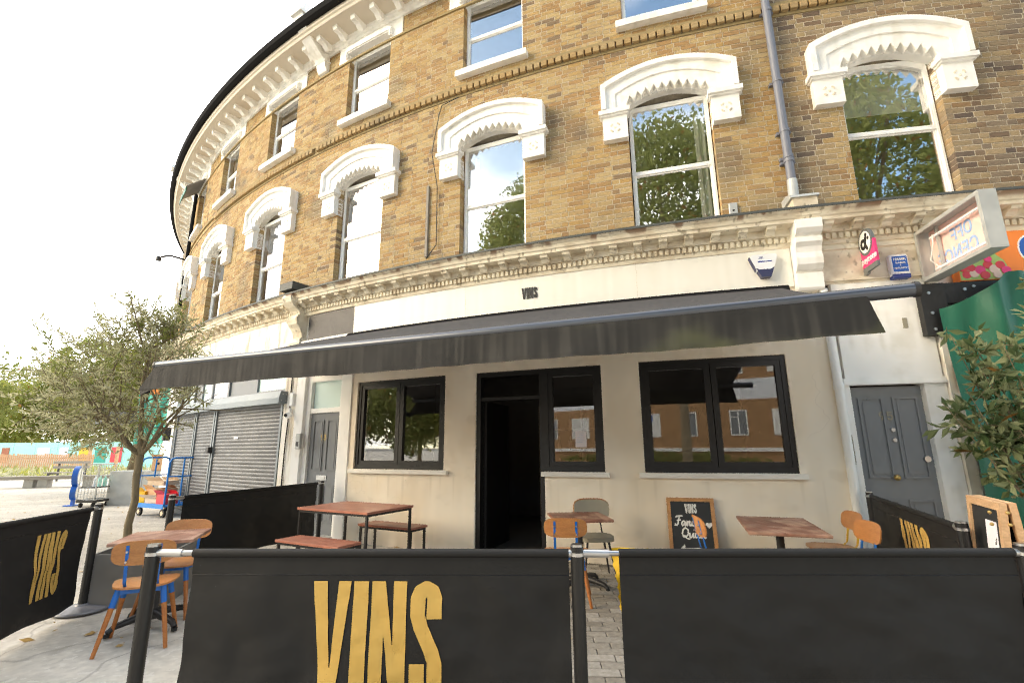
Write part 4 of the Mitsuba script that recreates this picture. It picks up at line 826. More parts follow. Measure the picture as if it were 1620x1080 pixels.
def frame_table(c, l, w, h, rz, label, name, cat_):
    k = thing(name, label, cat_); mv = lambda m: move(m, (c[0], c[1], 0.0), rz)
    nsl = 5 if w > 0.6 else 3; e = np.linspace(-w / 2, w / 2, nsl + 1)
    for a, b in zip(e[:-1], e[1:]): put(k, 'slat', mv(bx(-l / 2, l / 2, a + 0.0015, b - 0.0015, h - 0.03, h + rng.uniform(-0.0008, 0.0008), 0.003)), 'm_slat')
    t = 0.014
    put(k, 'frame', mv(cat(bx(-l / 2 + .02, l / 2 - .02, -w / 2 + .02, -w / 2 + .045, h - .058, h - .031), bx(-l / 2 + .02, l / 2 - .02, w / 2 - .045, w / 2 - .02, h - .058, h - .031), bx(-l / 2 + .02, -l / 2 + .045, -w / 2 + .046, w / 2 - .046, h - .058, h - .031), bx(l / 2 - .045, l / 2 - .02, -w / 2 + .046, w / 2 - .046, h - .058, h - .031))), 'm_iron')
    for s in (-1, 1):
        for q in (-1, 1): put(k, 'leg', mv(bx(s * (l / 2 - .033) - t, s * (l / 2 - .033) + t, q * (w / 2 - .033) - t, q * (w / 2 - .033) + t, 0.0, h - .059)), 'm_iron')
    return k
BR = -0.49
frame_table((-2.10, 6.75), 1.25, 0.86, 0.75, BR, 'red brown slatted table on a black square tube frame', 'slatted_table', 'table')
frame_table((-1.72, 7.24), 0.98, 0.36, 0.45, BR, 'red brown slatted bench on black legs against the cream wall', 'slatted_bench', 'bench')
frame_table((-2.30, 6.02), 1.05, 0.36, 0.45, BR, 'red brown slatted bench in front of the slatted table', 'slatted_bench', 'bench')
# padded metal chair behind the centre table
mc = thing('padded_chair', 'beige padded chair on thin dark metal legs by the cream wall', 'chair'); mv = lambda m: move(m, (0.97, 6.02, GZ), math.pi + 0.05)
put(mc, 'seat', mv(shell(0.40, 0.40, 40, 0, lambda x, y, l: (x, y, 0.425 + 0.045 * l - 0.1 * (x * x + y * y)))), 'm_pad', smooth=50)
put(mc, 'backrest', mv(shell(0.43, 0.23, 40, 0, lambda x, y, l: (x, -0.22 + 0.03 * l + 0.5 * x * x - 0.18 * y, 0.735 + y))), 'm_pad', smooth=50)
put(mc, 'backrest_rim', mv(tube([(0.215 * np.sign(math.cos(a)) * abs(math.cos(a)) ** .6, -0.215 + 0.5 * (0.2 * math.cos(a)) ** 2 - 0.18 * 0.115 * math.sin(a), 0.735 + 0.118 * np.sign(math.sin(a)) * abs(math.sin(a)) ** .6) for a in np.linspace(0, 2 * math.pi, 33)], 0.009, 8)), 'm_leg', smooth=40)
for s in (-1, 1):
    put(mc, 'back_support', mv(tube([(s * 0.12, -0.16, 0.43), (s * 0.10, -0.225, 0.66)], 0.008, 8)), 'm_iron')
    for e in (-1, 1): put(mc, 'leg', mv(tube([(s * 0.12, e * 0.12, 0.43), (s * 0.19, e * 0.2, 0.0)], 0.013, 10, r1=0.009)), 'm_iron')
# ------------------------------------------------------------------ chalkboard leaning on the wall
def frame_board(o, rgt, up, w, h, fw, th, wood, k):
    o, rgt, up = (np.asarray(q, float) for q in (o, rgt, up)); rgt /= np.linalg.norm(rgt); up /= np.linalg.norm(up); nr = np.cross(rgt, up)
    def slab_(x0, x1, y0, y1, z0, z1): return hullpts(*[o + rgt * x + up * y + nr * z for x in (x0, x1) for y in (y0, y1) for z in (z0, z1)])
    put(k, 'frame', cat(slab_(-w / 2, -w / 2 + fw, 0, h, -th, 0), slab_(w / 2 - fw, w / 2, 0, h, -th, 0), slab_(-w / 2 + fw, w / 2 - fw, h - fw, h, -th, 0), slab_(-w / 2 + fw, w / 2 - fw, fw * 1.2, fw * 2.2, -th, 0)), wood)
    put(k, 'board', slab_(-w / 2 + fw, w / 2 - fw, fw * 2.2, h - fw, -th * 0.8, -th * 0.4), 'm_chalk')
    return lambda m, x, y: stand(m, o + rgt * x + up * y - nr * (th * 0.4 - 0.001), rgt, up)
cb = thing('chalkboard', 'chalkboard in an orange wooden frame leaning on the cream wall', 'chalkboard')
base = at(-7.83, 0.24, 0.024); tv = np.array([math.cos(-7.83 / RAD), math.sin(-7.83 / RAD), 0]); lean = at(-7.83, 0.05, 0.87) - base
on = frame_board(base, tv, lean, 0.56, np.linalg.norm(lean), 0.045, 0.03, 'm_boardwood', cb)
lt = cat([trimesh.creation.extrude_polygon(affinity.scale(p, 0.11 * 1.35, 0.11, origin=(0, 0)), 0.003, engine='earcut') for p in letters()]); lt.apply_translation((-0.07, 0, 0))
put(cb, 'lettering', on(lt, 0.0, 0.685), 'm_chalktext')
def script(strokes, h, w): return [LineString(s).buffer(w, cap_style=1) for s in strokes]
def script_word(word, x, h):
    """joined handwriting strokes for the words on the board"""
    G = {'F': ([[(0.0, .88), (.12, .98), (.62, 1.0)], [(.34, .98), (.22, .2), (.12, .02), (-.06, .05), (-.04, .16)], [(.16, .55), (.46, .57)]], .55),
         'a': ([[(.40, .42), (.26, .5), (.1, .42), (.06, .18), (.16, .02), (.30, .1), (.40, .42), (.38, .1), (.46, .02), (.56, .1)]], .52),
         'n': ([[(.0, .1), (.1, .46), (.12, .02), (.2, .4), (.32, .48), (.38, .4), (.36, .08), (.44, .02), (.54, .1)]], .5),
         'c': ([[(.36, .42), (.22, .5), (.08, .34), (.08, .12), (.2, .02), (.34, .06), (.46, .16)]], .42),
         'y': ([[(.02, .46), (.1, .1), (.24, .06), (.38, .46), (.3, -.2), (.14, -.4), (.02, -.3), (.2, -.1), (.5, .14)]], .5),
         'Q': ([[(.34, .98), (.1, .8), (.04, .4), (.2, .06), (.46, .06), (.66, .4), (.6, .8), (.34, .98)], [(.3, .2), (.5, -.06), (.78, -.14)]], .78),
         'u': ([[(.02, .46), (.04, .12), (.14, .02), (.28, .12), (.36, .46), (.36, .1), (.44, .02), (.54, .1)]], .52),
         'i': ([[(.06, .46), (.08, .08), (.16, .02), (.26, .1)], [(.1, .68), (.11, .7)]], .25),
         'k': ([[(.1, .95), (.08, .0)], [(.34, .46), (.1, .22), (.38, .02), (.46, .1)]], .44)}
    out = []
    for ch in word:
        st, adv = G[ch]
        for s in st: out.append(LineString([((x + px_) * h + 0.12 * py_ * h, py_ * h) for px_, py_ in s]).buffer(0.075 * h))
        x += adv
    return unary_union(out)
for wd, x0, y0, hh in (('Fancy', -0.19, 0.535, 0.115), ('Quick', -0.13, 0.40, 0.115)):
    g = script_word(wd, 0, hh); put(cb, 'handwriting', cat([on(trimesh.creation.extrude_polygon(q, 0.003, engine='earcut'), x0, y0) for q in getattr(g, 'geoms', [g])]), 'm_chalktext')
put(cb, 'chalk_heart', on(trimesh.creation.extrude_polygon(unary_union([Point(-.02, 0).buffer(.02), Point(.02, 0).buffer(.02), Polygon([(-.038, -.006), (.038, -.006), (0, -.05)])]), 0.003, engine='earcut'), 0.2, 0.56), 'm_chalktext')
arrow = unary_union([LineString([(0.16, -0.015), (0.06, 0.0), (-0.1, -0.012)]).buffer(0.012), Polygon([(-0.18, -0.035), (-0.10, 0.045), (-0.095, -0.012), (-0.075, -0.05)])])
put(cb, 'arrow', on(trimesh.creation.extrude_polygon(arrow, 0.003, engine='earcut'), 0.0, 0.28), 'm_chalktext')
# wooden pavement sign at the right
ab = thing('pavement_sign', 'raw wood A-frame pavement sign in the right corner of the terrace', 'pavement sign')
far, near = np.array([3.30, 3.64, 0.0]), np.array([3.03, 3.12, 0.0]); rg = near - far; rg /= np.linalg.norm(rg); nrm = np.array([rg[1], -rg[0], 0]); nrm = nrm if nrm[0] < 0 else -nrm
mid_ = (far + near) / 2
on = frame_board(mid_ + nrm * 0.10, rg, np.array([0, 0, 1.14]) - nrm * 0.08, 0.58, 1.15, 0.05, 0.035, 'm_rawwood', ab)
put(ab, 'paper', on(trimesh.creation.extrude_polygon(sbox(-0.07, 0, 0.11, 0.24), 0.002, engine='earcut'), 0.06, 0.78), 'm_paper')
put(ab, 'printed_mark', on(trimesh.creation.extrude_polygon(Polygon([(0, 0), (0.03, 0.05), (0.02, 0.0)]), 0.003, engine='earcut'), 0.12, 0.88), 'm_black')
frame_board(mid_ - nrm * 0.12, -rg, np.array([0, 0, 1.14]) + nrm * 0.06, 0.58, 1.15, 0.05, 0.035, 'm_rawwood', ab)
for q, z in ((0.03, 1.09), (0.03, 1.02)):
    for s in (0.01, -0.075): put(ab, 'screw', trimesh.creation.icosphere(1, 0.011).apply_translation(near + rg * 0.003 * 1 + nrm * s * -1 + rg * 0.0 + np.array([0, 0, z])), 'm_brass')
# yellow sheet that shows in the gap between the front banners
P = np.zeros((20, 8, 3))
for j, q in enumerate(np.linspace(0, 1, 20)):
    for i, t_ in enumerate(np.linspace(0, 1, 8)):
        P[j, i] = (0.58 + 0.045 * q + t_ * 0.22 + 0.006 * math.sin(q * 40), 3.05 + 0.02 * math.sin(q * 9 + t_ * 6), 0.915 - 0.36 * q)
solo('yellow_sheet', grid_mesh(P), 'm_yellow', 'crumpled yellow plastic sheet hanging behind the gap between the front banners', 'plastic sheet', smooth=True)
# ------------------------------------------------------------------ plants
def leaves(pts, size, kind, tone, r, asp=0.34, droop=0.0, dirs=None, fold=0.18):
    """one folded four-triangle leaf at each point -> mesh, uv"""
    n = len(pts); d = r.normal(size=(n, 3)) if dirs is None else dirs + 0.35 * r.normal(size=(n, 3)); d[:, 2] -= droop; d /= np.linalg.norm(d, axis=1, keepdims=True)
    e = np.cross(d, r.normal(size=(n, 3))); e /= np.linalg.norm(e, axis=1, keepdims=True); g = np.cross(d, e); L = size * r.uniform(0.65, 1.25, (n, 1)); W = L * asp
    mid1 = pts + d * L * 0.5 + g * W * fold
    v = np.stack([pts, mid1 + e * W * 0.5, pts + d * L, mid1 - e * W * 0.5], 1).reshape(-1, 3)
    b = np.arange(n)[:, None] * 4; f = np.concatenate([b + [0, 1, 2], b + [0, 2, 3]])
    return trimesh.Trimesh(v, f, process=False), np.column_stack([np.repeat(np.clip(tone, 0, 0.99), 4), np.repeat(np.broadcast_to(kind, n), 4)])
def crown(c, rad, n, size, kind, seed, gaps=0.46, asp=0.5, clump=1.2, shellb=0.55, rust=0.03):
    r = np.random.default_rng(seed); out = np.zeros((0, 3)); c, rad = np.array(c, float), np.array(rad, float)
    while len(out) < n:
        p = r.normal(size=(n * 3, 3)); p /= np.linalg.norm(p, axis=1, keepdims=True); p *= (r.random((n * 3, 1)) ** (1 / 3)) * (1 - shellb) + shellb * r.random((n * 3, 1)) ** 0.3
        q = p * rad; f = meshkit.fbm((q + c) * clump / max(0.4, rad.mean() ** 0.5) , 3, seed); edge = np.linalg.norm(p, axis=1)
        lump = meshkit.fbm((q + c) * 0.8 / rad.mean() * 2.2, 2, seed + 3)
        keep = (f > gaps) & (edge < 0.62 + 0.75 * lump)
        out = np.vstack([out, (q + c)[keep]])
    out = out[:n]; tone = 0.9 * r.random(n) * 0.6 + 0.4 * meshkit.fbm((out) * 1.5, 2, seed + 8); tone = np.where(r.random(n) < rust, 0.98, np.clip(tone, 0, 0.93))
    return leaves(out, size, kind, tone, r, asp)
def limbs(base, tips, r0, seed, fork):
    r = np.random.default_rng(seed); base = np.array(base, float); out = []
    for t_, q in tips:
        t_ = np.array(t_, float); m_ = base + (t_ - base) * 0.5 + r.normal(size=3) * 0.06 * np.linalg.norm(t_ - base)
        a = np.array([base, base * 0.6 + m_ * 0.4 + r.normal(size=3) * .02, m_, m_ * 0.45 + t_ * 0.55 + r.normal(size=3) * 0.03, t_]); out.append(tube(a, q, 8, r1=q * 0.25))
        for k in range(fork):
            u = r.uniform(0.35, 0.9); s = base + (t_ - base) * u; e = s + (t_ - base) * 0.3 + r.normal(size=3) * 0.28 * np.linalg.norm(t_ - base); e[2] += 0.1
            out.append(tube([s, (s + e) / 2 + r.normal(size=3) * .02, e], q * 0.4, 6, r1=q * 0.12))
    return cat(out)
# olive tree in front of the shutters
OX, OY = -6.12, 8.12
ot = thing('olive_tree', 'slim olive tree with grey green leaves standing before the roller shutters', 'tree')
put(ot, 'trunk', tube([(OX, OY, 0), (OX - 0.03, OY, 0.35), (OX + 0.02, OY, 0.7), (OX - 0.02, OY, 1.05), (OX - 0.01, OY, 1.42)], [0.062, 0.054, 0.05, 0.05, 0.055], 14), 'm_bark', smooth=True)
F_ = np.array([OX - 0.01, OY, 1.40])
put(ot, 'limbs', limbs(F_, [((OX - 0.25, OY + 0.2, 3.5), 0.045), ((OX + 0.85, OY - 0.1, 2.5), 0.035), ((OX - 1.0, OY + 0.1, 2.9), 0.035), ((OX - 0.65, OY - 0.5, 2.3), 0.03), ((OX + 0.3, OY + 0.5, 3.3), 0.03), ((OX + 0.1, OY - 0.4, 2.8), 0.03), ((OX - 1.3, OY + 0.2, 2.2), 0.026)], 0.05, 4, 5), 'm_bark', smooth=True)
ro = np.random.default_rng(17); sprays = []
for c_, rad_, k_ in (((OX - 0.62, OY, 2.75), (1.05, 0.95, 0.85), 200), ((OX - 1.2, OY + .1, 2.25), (0.8, 0.8, 0.6), 115), ((OX + 0.1, OY + .1, 3.1), (0.6, 0.6, 0.68), 95), ((OX - 0.2, OY, 3.62), (0.45, 0.45, 0.4), 60), ((OX + 0.42, OY - .1, 2.35), (0.4, 0.45, 0.3), 24), ((OX - 0.55, OY, 1.95), (1.05, 0.7, 0.36), 70)):
    q = ro.normal(size=(k_, 3)); q /= np.linalg.norm(q, axis=1, keepdims=True); sprays.append(np.array(c_) + q * rad_ * ro.random((k_, 1)) ** 0.4)
sprays = np.vstack(sprays); tw_, lp, ld, tn = [], [], [], []
for s in sprays:
    d = (s - np.array([OX - 0.2, OY, 2.0])); d /= np.linalg.norm(d) + 1e-6; d += 0.7 * ro.normal(size=3); d /= np.linalg.norm(d); e = s + d * ro.uniform(0.25, 0.5)
    tw_.append(tube([s - d * 0.12, (s + e) / 2 + ro.normal(size=3) * 0.02, e], 0.006, 4, r1=0.002, cap=False)); tone_ = ro.random()
    for u in np.linspace(0.05, 1.0, 17):
        a = np.cross(d, ro.normal(size=3)); a /= np.linalg.norm(a); lp.append(s + (e - s) * u); ld.append(0.75 * d + a); tn.append(0.55 * tone_ + 0.45 * ro.random())
put(ot, 'twigs', cat(tw_), 'm_bark')
m, uv = leaves(np.array(lp), 0.102, np.where(np.repeat(ro.random(len(sprays)), 17) < 0.2, 0.25, 0.0), np.array(tn) * 0.95, ro, 0.27, 0.0, np.array(ld))
put(ot, 'crown', m, 'm_leaf', uv=uv)
# steel planter box beside the left barrier
pl = thing('planter_box', 'square grey metal planter box behind the left chairs', 'planter')
def open_box(x0, x1, y0, y1, z1, t, tap=0.0): return cat(bx(x0, x1, y0, y0 + t, 0, z1), bx(x0, x1, y1 - t, y1, 0, z1), bx(x0, x0 + t, y0 + t, y1 - t, 0, z1), bx(x1 - t, x1, y0 + t, y1 - t, 0, z1))
put(pl, 'box', move(open_box(-0.36, 0.36, -0.36, 0.36, 0.5, 0.02), (-3.88, 5.47, 0), 0.25), 'm_planter')
put(pl, 'soil', move(bx(-0.335, 0.335, -0.335, 0.335, 0.3, 0.38), (-3.88, 5.47, 0), 0.25), 'm_soil')
# laurel in a terracotta planter at the right edge
LX, LY = 4.30, 3.92
lp_ = thing('terracotta_planter', 'long terracotta planter holding the laurel beyond the right edge', 'planter')
put(lp_, 'box', move(open_box(-0.3, 0.3, -0.3, 0.3, 0.55, 0.03), (LX + 0.16, LY - 0.1, 0), 0.1), 'm_terracotta'); put(lp_, 'soil', move(bx(-0.27, 0.27, -0.27, 0.27, 0.4, 0.48), (LX + 0.16, LY - 0.1, 0), 0.1), 'm_soil')
la = thing('laurel_shrub', 'leafy laurel shrub with large pale backed leaves at the right edge', 'shrub')
rl = np.random.default_rng(23)
lb0 = np.array([LX + 0.1, LY - 0.08, 0.46]); tips = []
for i in range(16):
    tips.append((np.array([LX - 0.60 + 1.25 * rl.random(), LY - 0.3 + 0.75 * rl.random(), 1.3 + 1.35 * rl.random()]), 0.012))
tips += [(np.array([LX - 0.72, LY + 0.1, 1.84]), 0.013), (np.array([LX - 0.55, LY + 0.15, 1.72]), 0.013), (np.array([LX - 0.45, LY, 2.12]), 0.012), (np.array([LX + 0.15, LY, 2.75]), 0.013), (np.array([LX + 0.0, LY - .1, 2.55]), 0.013), (np.array([LX - 0.6, LY, 1.95]), 0.012), (np.array([LX - 0.35, LY, 1.55]), 0.012), (np.array([LX - 0.3, LY - .1, 1.9]), 0.012)]
bm = []
lpts, ldir, ltone = [], [], []
for t_, q_ in tips:
    m_ = lb0 * 0.45 + t_ * 0.55 + rl.normal(size=3) * 0.05 + np.array([0, 0, -0.04]); bm.append(tube([lb0, lb0 * 0.7 + m_ * 0.3 + [0, 0, .04], m_, t_], q_, 8, r1=0.003))
    for k in range(11):
        u = rl.uniform(0.5, 1.03); s0_ = lb0 + (t_ - lb0) * u if u < 0.55 else m_ + (t_ - m_) * ((u - 0.55) / 0.45); d = rl.normal(size=3); d[2] = d[2] * 0.6 + 0.2; d /= np.linalg.norm(d); Lk = rl.uniform(0.06, 0.17)
        bm.append(tube([s0_, s0_ + d * Lk], 0.003, 4, r1=0.0015, cap=False))
        for q in range(8):
            a = rl.normal(size=3); lpts.append(s0_ + d * Lk * (0.25 + 0.75 * q / 7)); ldir.append(d * 0.7 + a * 0.5); ltone.append(rl.random() ** 1.3 * 0.95 if rl.random() > 0.02 else 0.98)
put(la, 'stems', cat(bm), 'm_bark', smooth=True)
m, uv = leaves(np.array(lpts), 0.118, 0.75, np.array(ltone), rl, 0.4, 0.0, np.array(ldir), 0.25)
put(la, 'leaves', m, 'm_leaf', uv=uv)
# background trees at the left
def big_tree(x, y, h, rad, kind, seed, label, n=5200, size=0.3, trunk=0.22, base=None, gaps=0.46, group=None, lean=0.0):
    k = thing('park_tree', label, 'tree', group); cz = h - rad[2]; zb = cz - rad[2] * 0.4
    put(k, 'trunk', tube([(x, y, 0), (x + 0.05 + lean * 0.5, y, zb * 0.5), (x + lean, y, zb), (x + lean, y + 0.1, cz + rad[2] * 0.4)], [trunk, trunk * 0.8, trunk * 0.65, trunk * 0.2], 12), 'm_bark', smooth=True)
    r = np.random.default_rng(seed)
    put(k, 'limbs', limbs((x + lean, y, zb), [((x + lean + rad[0] * 0.75 * math.cos(a), y + rad[1] * 0.75 * math.sin(a), cz + rad[2] * r.uniform(-0.2, 0.6)), trunk * 0.45) for a in np.arange(6) * 1.05 + r.random()], 0.1, seed, 3), 'm_bark', smooth=True)
    m, uv = crown((x + lean, y, cz), rad, n, size, kind, seed, gaps, 0.55); put(k, 'crown', m, 'm_leaf', uv=uv); return k
big_tree(-45.6, 44.0, 8.2, (3.6, 3.0, 3.5), 0.5, 41, 'yellow green park tree above the hoarding at far left', 6500, 0.34)
big_tree(-40.6, 45.5, 12.3, (4.3, 3.0, 5.4), 0.25, 42, 'mid green park tree behind the brown bench', 7500, 0.36)
big_tree(-35.6, 46.0, 11.8, (4.2, 3.0, 5.2), 0.25, 49, 'green park tree rising behind the olive crown', 7500, 0.36)
big_tree(-30.6, 45.0, 10.8, (3.8, 3.0, 4.8), 0.5, 50, 'yellowish park tree behind the market stall', 6500, 0.36)
big_tree(-19.6, 17.0, 6.0, (1.9, 1.6, 2.4), 0.25, 43, 'dark leaved tree whose branches reach in at the left edge', 3600, 0.17, 0.12)
big_tree(-14.6, 18.9, 6.6, (2.0, 2.0, 1.9), 0.25, 46, 'street tree with a leaning brown trunk behind the grey cabinet', 3800, 0.2, 0.17, lean=0.35)
big_tree(-62.0, 62.0, 13.0, (8.0, 5.0, 6.0), 0.25, 47, 'tall green tree at the back of the park on the far left', 6000, 0.5)
big_tree(-48.0, 60.0, 13.5, (7.0, 5.0, 6.2), 0.25, 48, 'tall green tree at the back of the park behind the others', 6000, 0.45)
# ------------------------------------------------------------------ things on the left of the square
hd = thing('painted_hoarding', 'turquoise painted hoarding with yellow, green and red panels across the park', 'hoarding')
hy = 40.0
for i in range(14):
    x0 = -46.0 + 1.8 * i; put(hd, 'board', bx(x0, x0 + 1.78, hy, hy + 0.06, 0.15, 2.15), 'm_aqua')
for x0, x1, m_ in ((-35.2, -34.2, 'm_yellow'), (-33.9, -33.0, 'm_teal'), (-32.6, -31.7, 'm_red'), (-38.6, -37.6, 'm_palewhite'), (-41.5, -40.9, 'm_terracotta'), (-36.8, -36.1, 'm_palewhite')):
    put(hd, 'panel', bx(x0, x1, hy - 0.03, hy - 0.002, 0.55, 1.75), m_)
pf = thing('paling_fence', 'weathered wooden paling fence in front of the turquoise hoarding', 'fence')
for i in range(62): 
    x = -37.8 + i * 0.145; put(pf, 'pale', bx(x, x + 0.1, 34.0, 34.03, 0.1, 1.25 + rng.uniform(-0.06, 0.06)), 'm_palewood')
put(pf, 'rail', cat(bx(-37.8, -28.8, 34.03, 34.07, 0.35, 0.42), bx(-37.8, -28.8, 34.03, 34.07, 0.95, 1.02)), 'm_palewood')
for x in (-29.3, -27.4): put(pf, 'post', bx(x, x + 0.16, 34.0, 34.14, 0.0, 1.75), 'm_palewood')
gr = np.random.default_rng(61)
pts = np.column_stack([gr.uniform(-36, -23, 2600), gr.uniform(27, 33.5, 2600), gr.random(2600) * 0.3])
m, uv = leaves(pts, 0.42, np.where(gr.random(2600) < 0.35, 0.5, 0.0), gr.random(2600) * 0.95, gr, 0.16, -0.8)
k = put(None, 'planting_bed', m, 'm_leaf', uv=uv); labels[k] = {'label': 'grey green grasses and low plants in the park bed behind the long bench', 'category': 'ground cover', 'kind': 'stuff'}
def bench(x0, y0, x1, y1, z, label, legs):
    k = thing('park_bench', label, 'bench'); d = np.array([x1 - x0, y1 - y0]); L = np.linalg.norm(d); rz = math.atan2(d[1], d[0])
    for i in range(4): put(k, 'plank', move(bx(0, L, -0.26 + 0.13 * i, -0.14 + 0.13 * i, z - 0.14, z), (x0, y0, 0), rz), 'm_greywood')
    for q in legs: put(k, 'leg', move(bx(q * L - 0.16, q * L + 0.16, -0.2, 0.2, 0, z - 0.141), (x0, y0, 0), rz), 'm_concrete')
    return k
bench(-24.5, 19.4, -17.0, 21.6, 0.47, 'long low timber bench on concrete blocks across the square', (0.06, 0.36, 0.60, 0.66, 0.86))
k = thing('park_bench', 'brown park bench with a slatted back beyond the long low bench', 'bench')
for z in (0.62, 0.86): put(k, 'back_slat', move(bx(0, 1.75, 0, 0.05, z, z + 0.12), (-23.2, 25.0, 0), 0.06), 'm_greywood')
for i in range(3): put(k, 'seat_slat', move(bx(0, 1.75, -0.5 + 0.16 * i, -0.38 + 0.16 * i, 0.42, 0.46), (-23.2, 25.0, 0), 0.06), 'm_greywood')
for x in (0.2, 1.5): put(k, 'support', move(cat(bx(x, x + 0.08, 0.05, 0.1, 0.0, 0.95), bx(x, x + 0.08, -0.5, 0.05, 0.35, 0.419), bx(x, x + 0.08, -0.5, -0.44, 0.0, 0.349)), (-23.2, 25.0, 0), 0.06), 'm_iron')
# utility cabinet, box of cardboard, market stall
uc = thing('utility_cabinet', 'wide grey sheet metal cabinet behind the olive trunk', 'cabinet')
put(uc, 'body', move(bx(0, 1.75, 0, 0.5, 0.0, 0.93, 0.01), (-11.35, 14.0, 0), 0.12), 'm_galv')
for i in range(2): put(uc, 'door', move(bx(0.03 + 0.86 * i, 0.86 + 0.86 * i, -0.012, -0.001, 0.06, 0.9), (-11.35, 14.0, 0), 0.12), 'm_galv')
def carton(c, sx, sy, sz, rz, label, m_='m_card', holes=False):
    k = thing('cardboard_box', label, 'box')
    put(k, 'carton', move(bx(-sx / 2, sx / 2, -sy / 2, sy / 2, 0, sz), c, rz), m_)
    put(k, 'flap', move(hullpts((-sx / 2, -sy / 2, sz + .002), (sx / 2, -sy / 2, sz + .002), (sx / 2, -sy / 2 - .1, sz + .1), (-sx / 2, -sy / 2 - .1, sz + .1), (-sx / 2, -sy / 2, sz + .006)), c, rz), m_)
    put(k, 'flap', move(hullpts((-sx / 2, sy / 2, sz + .002), (sx / 2, sy / 2, sz + .002), (sx / 2, sy / 2 - .08, sz + .08), (-sx / 2, sy / 2 - .08, sz + .08), (-sx / 2, sy / 2, sz + .006)), c, rz), m_)
    if holes: put(k, 'hand_hole', move(cat([disc((q, -sy / 2 - 0.001, sz * 0.55), 0.035, 0.004, 16, 1) for q in (-sx * .22, sx * .22)]), c, rz), 'm_black')
    return k
carton((-10.0, 14.35, 0.935), 0.62, 0.4, 0.34, 0.1, 'brown cardboard box with hand holes on top of the grey cabinet', holes=True)
carton((-9.75, 14.75, 0.935), 0.4, 0.3, 0.5, 0.3, 'blue topped carton behind the box on the grey cabinet', 'm_trolley')
ms = thing('market_stall', 'market stall under green sheeting with a dark canopy beyond the shutters', 'stall')
S0 = np.array([-12.9, 17.0])
P = np.zeros((16, 40, 3))
for j, q in enumerate(np.linspace(0, 1, 16)):
    for i, t_ in enumerate(np.linspace(0, 1, 40)): P[j, i] = (-12.9 + 2.6 * t_, 16.6 - 1.6 * t_ + 0.08 * math.sin(t_ * 30 + q * 2), 3.9 - 0.5 * (1 - t_) - (2.2 - 0.5 * (1 - t_)) * q)
put(ms, 'side_sheet', grid_mesh(P), 'm_teal', smooth=True)
P = np.zeros((6, 30, 3))
for j, q in enumerate(np.linspace(0, 1, 6)):
    for i, t_ in enumerate(np.linspace(0, 1, 30)): P[j, i] = (-15.0 + 4.2 * t_, 16.2 - 0.7 * t_ + 1.2 * q, 2.42 - 0.38 * t_ * 0.6 + 0.5 * q + 0.03 * math.sin(20 * t_))
put(ms, 'canopy', grid_mesh(P), 'm_black', smooth=True)
put(ms, 'front_sheet', cat(bx(-12.0, -10.9, 15.9, 15.93, 3.3, 3.85)), 'm_orange', label='orange sign at the top of the stall')
for x, y in ((-10.5, 15.2), (-10.2, 16.6)): put(ms, 'pole', tube([(x, y, 0), (x, y, 3.2)], 0.025, 8), 'm_steel')
# wire roll cage
rc = thing('roll_cage', 'wire mesh roll cage with a few bottles left of the grey cabinet', 'roll cage')
def cage(x0, x1, y0, y1, z0, z1):
    out = []
    for (ax, ay), (bx_, by_) in (((x0, y0), (x0, y1)), ((x1, y0), (x1, y1)), ((x0, y1), (x1, y1))):
        n_ = 7
        for t_ in np.linspace(0, 1, n_): out.append(tube([(ax + (bx_ - ax) * t_, ay + (by_ - ay) * t_, z0), (ax + (bx_ - ax) * t_, ay + (by_ - ay) * t_, z1)], 0.004 if 0 < t_ < 1 else 0.014, 5))
        for z in np.linspace(z0, z1, 7): out.append(tube([(ax, ay, z), (bx_, by_, z)], 0.004 if z0 < z < z1 else 0.012, 5))
    return cat(out)
put(rc, 'mesh_sides', cage(-11.72, -11.26, 13.5, 14.1, 0.2, 1.12), 'm_galv')
put(rc, 'base', bx(-11.73, -11.25, 13.49, 14.11, 0.13, 0.19), 'm_iron')
put(rc, 'front_gate', cat([tube([(-11.72, 13.5, z), (-11.26, 13.5, z)], 0.006, 5) for z in (0.22, 0.32, 0.42, 0.5)] + [tube([(x, 13.5, 0.2), (x, 13.5, 0.5)], 0.007, 5) for x in np.linspace(-11.72, -11.26, 6)]), 'm_galv')
for x in (-11.66, -11.32):
    for y in (13.58, 14.02): put(rc, 'castor', disc((x, y, 0.06), 0.06, 0.035, 16, 0), 'm_black')
put(rc, 'shelf', bx(-11.70, -11.28, 13.53, 14.07, 0.5, 0.53), 'm_iron')
for x, y, m_ in ((-11.38, 13.75, 'm_aqua'), (-11.36, 13.9, 'm_aqua'), (-11.55, 13.8, 'm_palewhite')):
    solo('plastic_bottle', cat(disc((x, y, 0.64), 0.045, 0.22, 14), disc((x, y, 0.78), 0.02, 0.07, 10)), m_, 'plastic bottle standing on the shelf of the wire roll cage', 'bottle', 'bottles in the roll cage', smooth=40)
# blue round advertising sign seen nearly edge on
bs = thing('round_sign', 'blue round pavement sign seen edge on left of the roll cage', 'sign')
for z, r_ in ((0.80, 0.27), (0.36, 0.20)):
    put(bs, 'disc', move(disc((0, 0, 0), r_, 0.12, 36, 0), (-12.25, 14.0, z), 0.5), 'm_signblue', smooth=40); put(bs, 'face', move(disc((0.062, 0, 0), r_ * 0.82, 0.006, 36, 0), (-12.25, 14.0, z), 0.5), 'm_palewhite')
put(bs, 'stand', cat(bx(-12.29, -12.21, 13.97, 14.03, 0.02, 0.6), bx(-12.38, -12.12, 13.85, 14.15, 0.0, 0.03)), 'm_signblue')
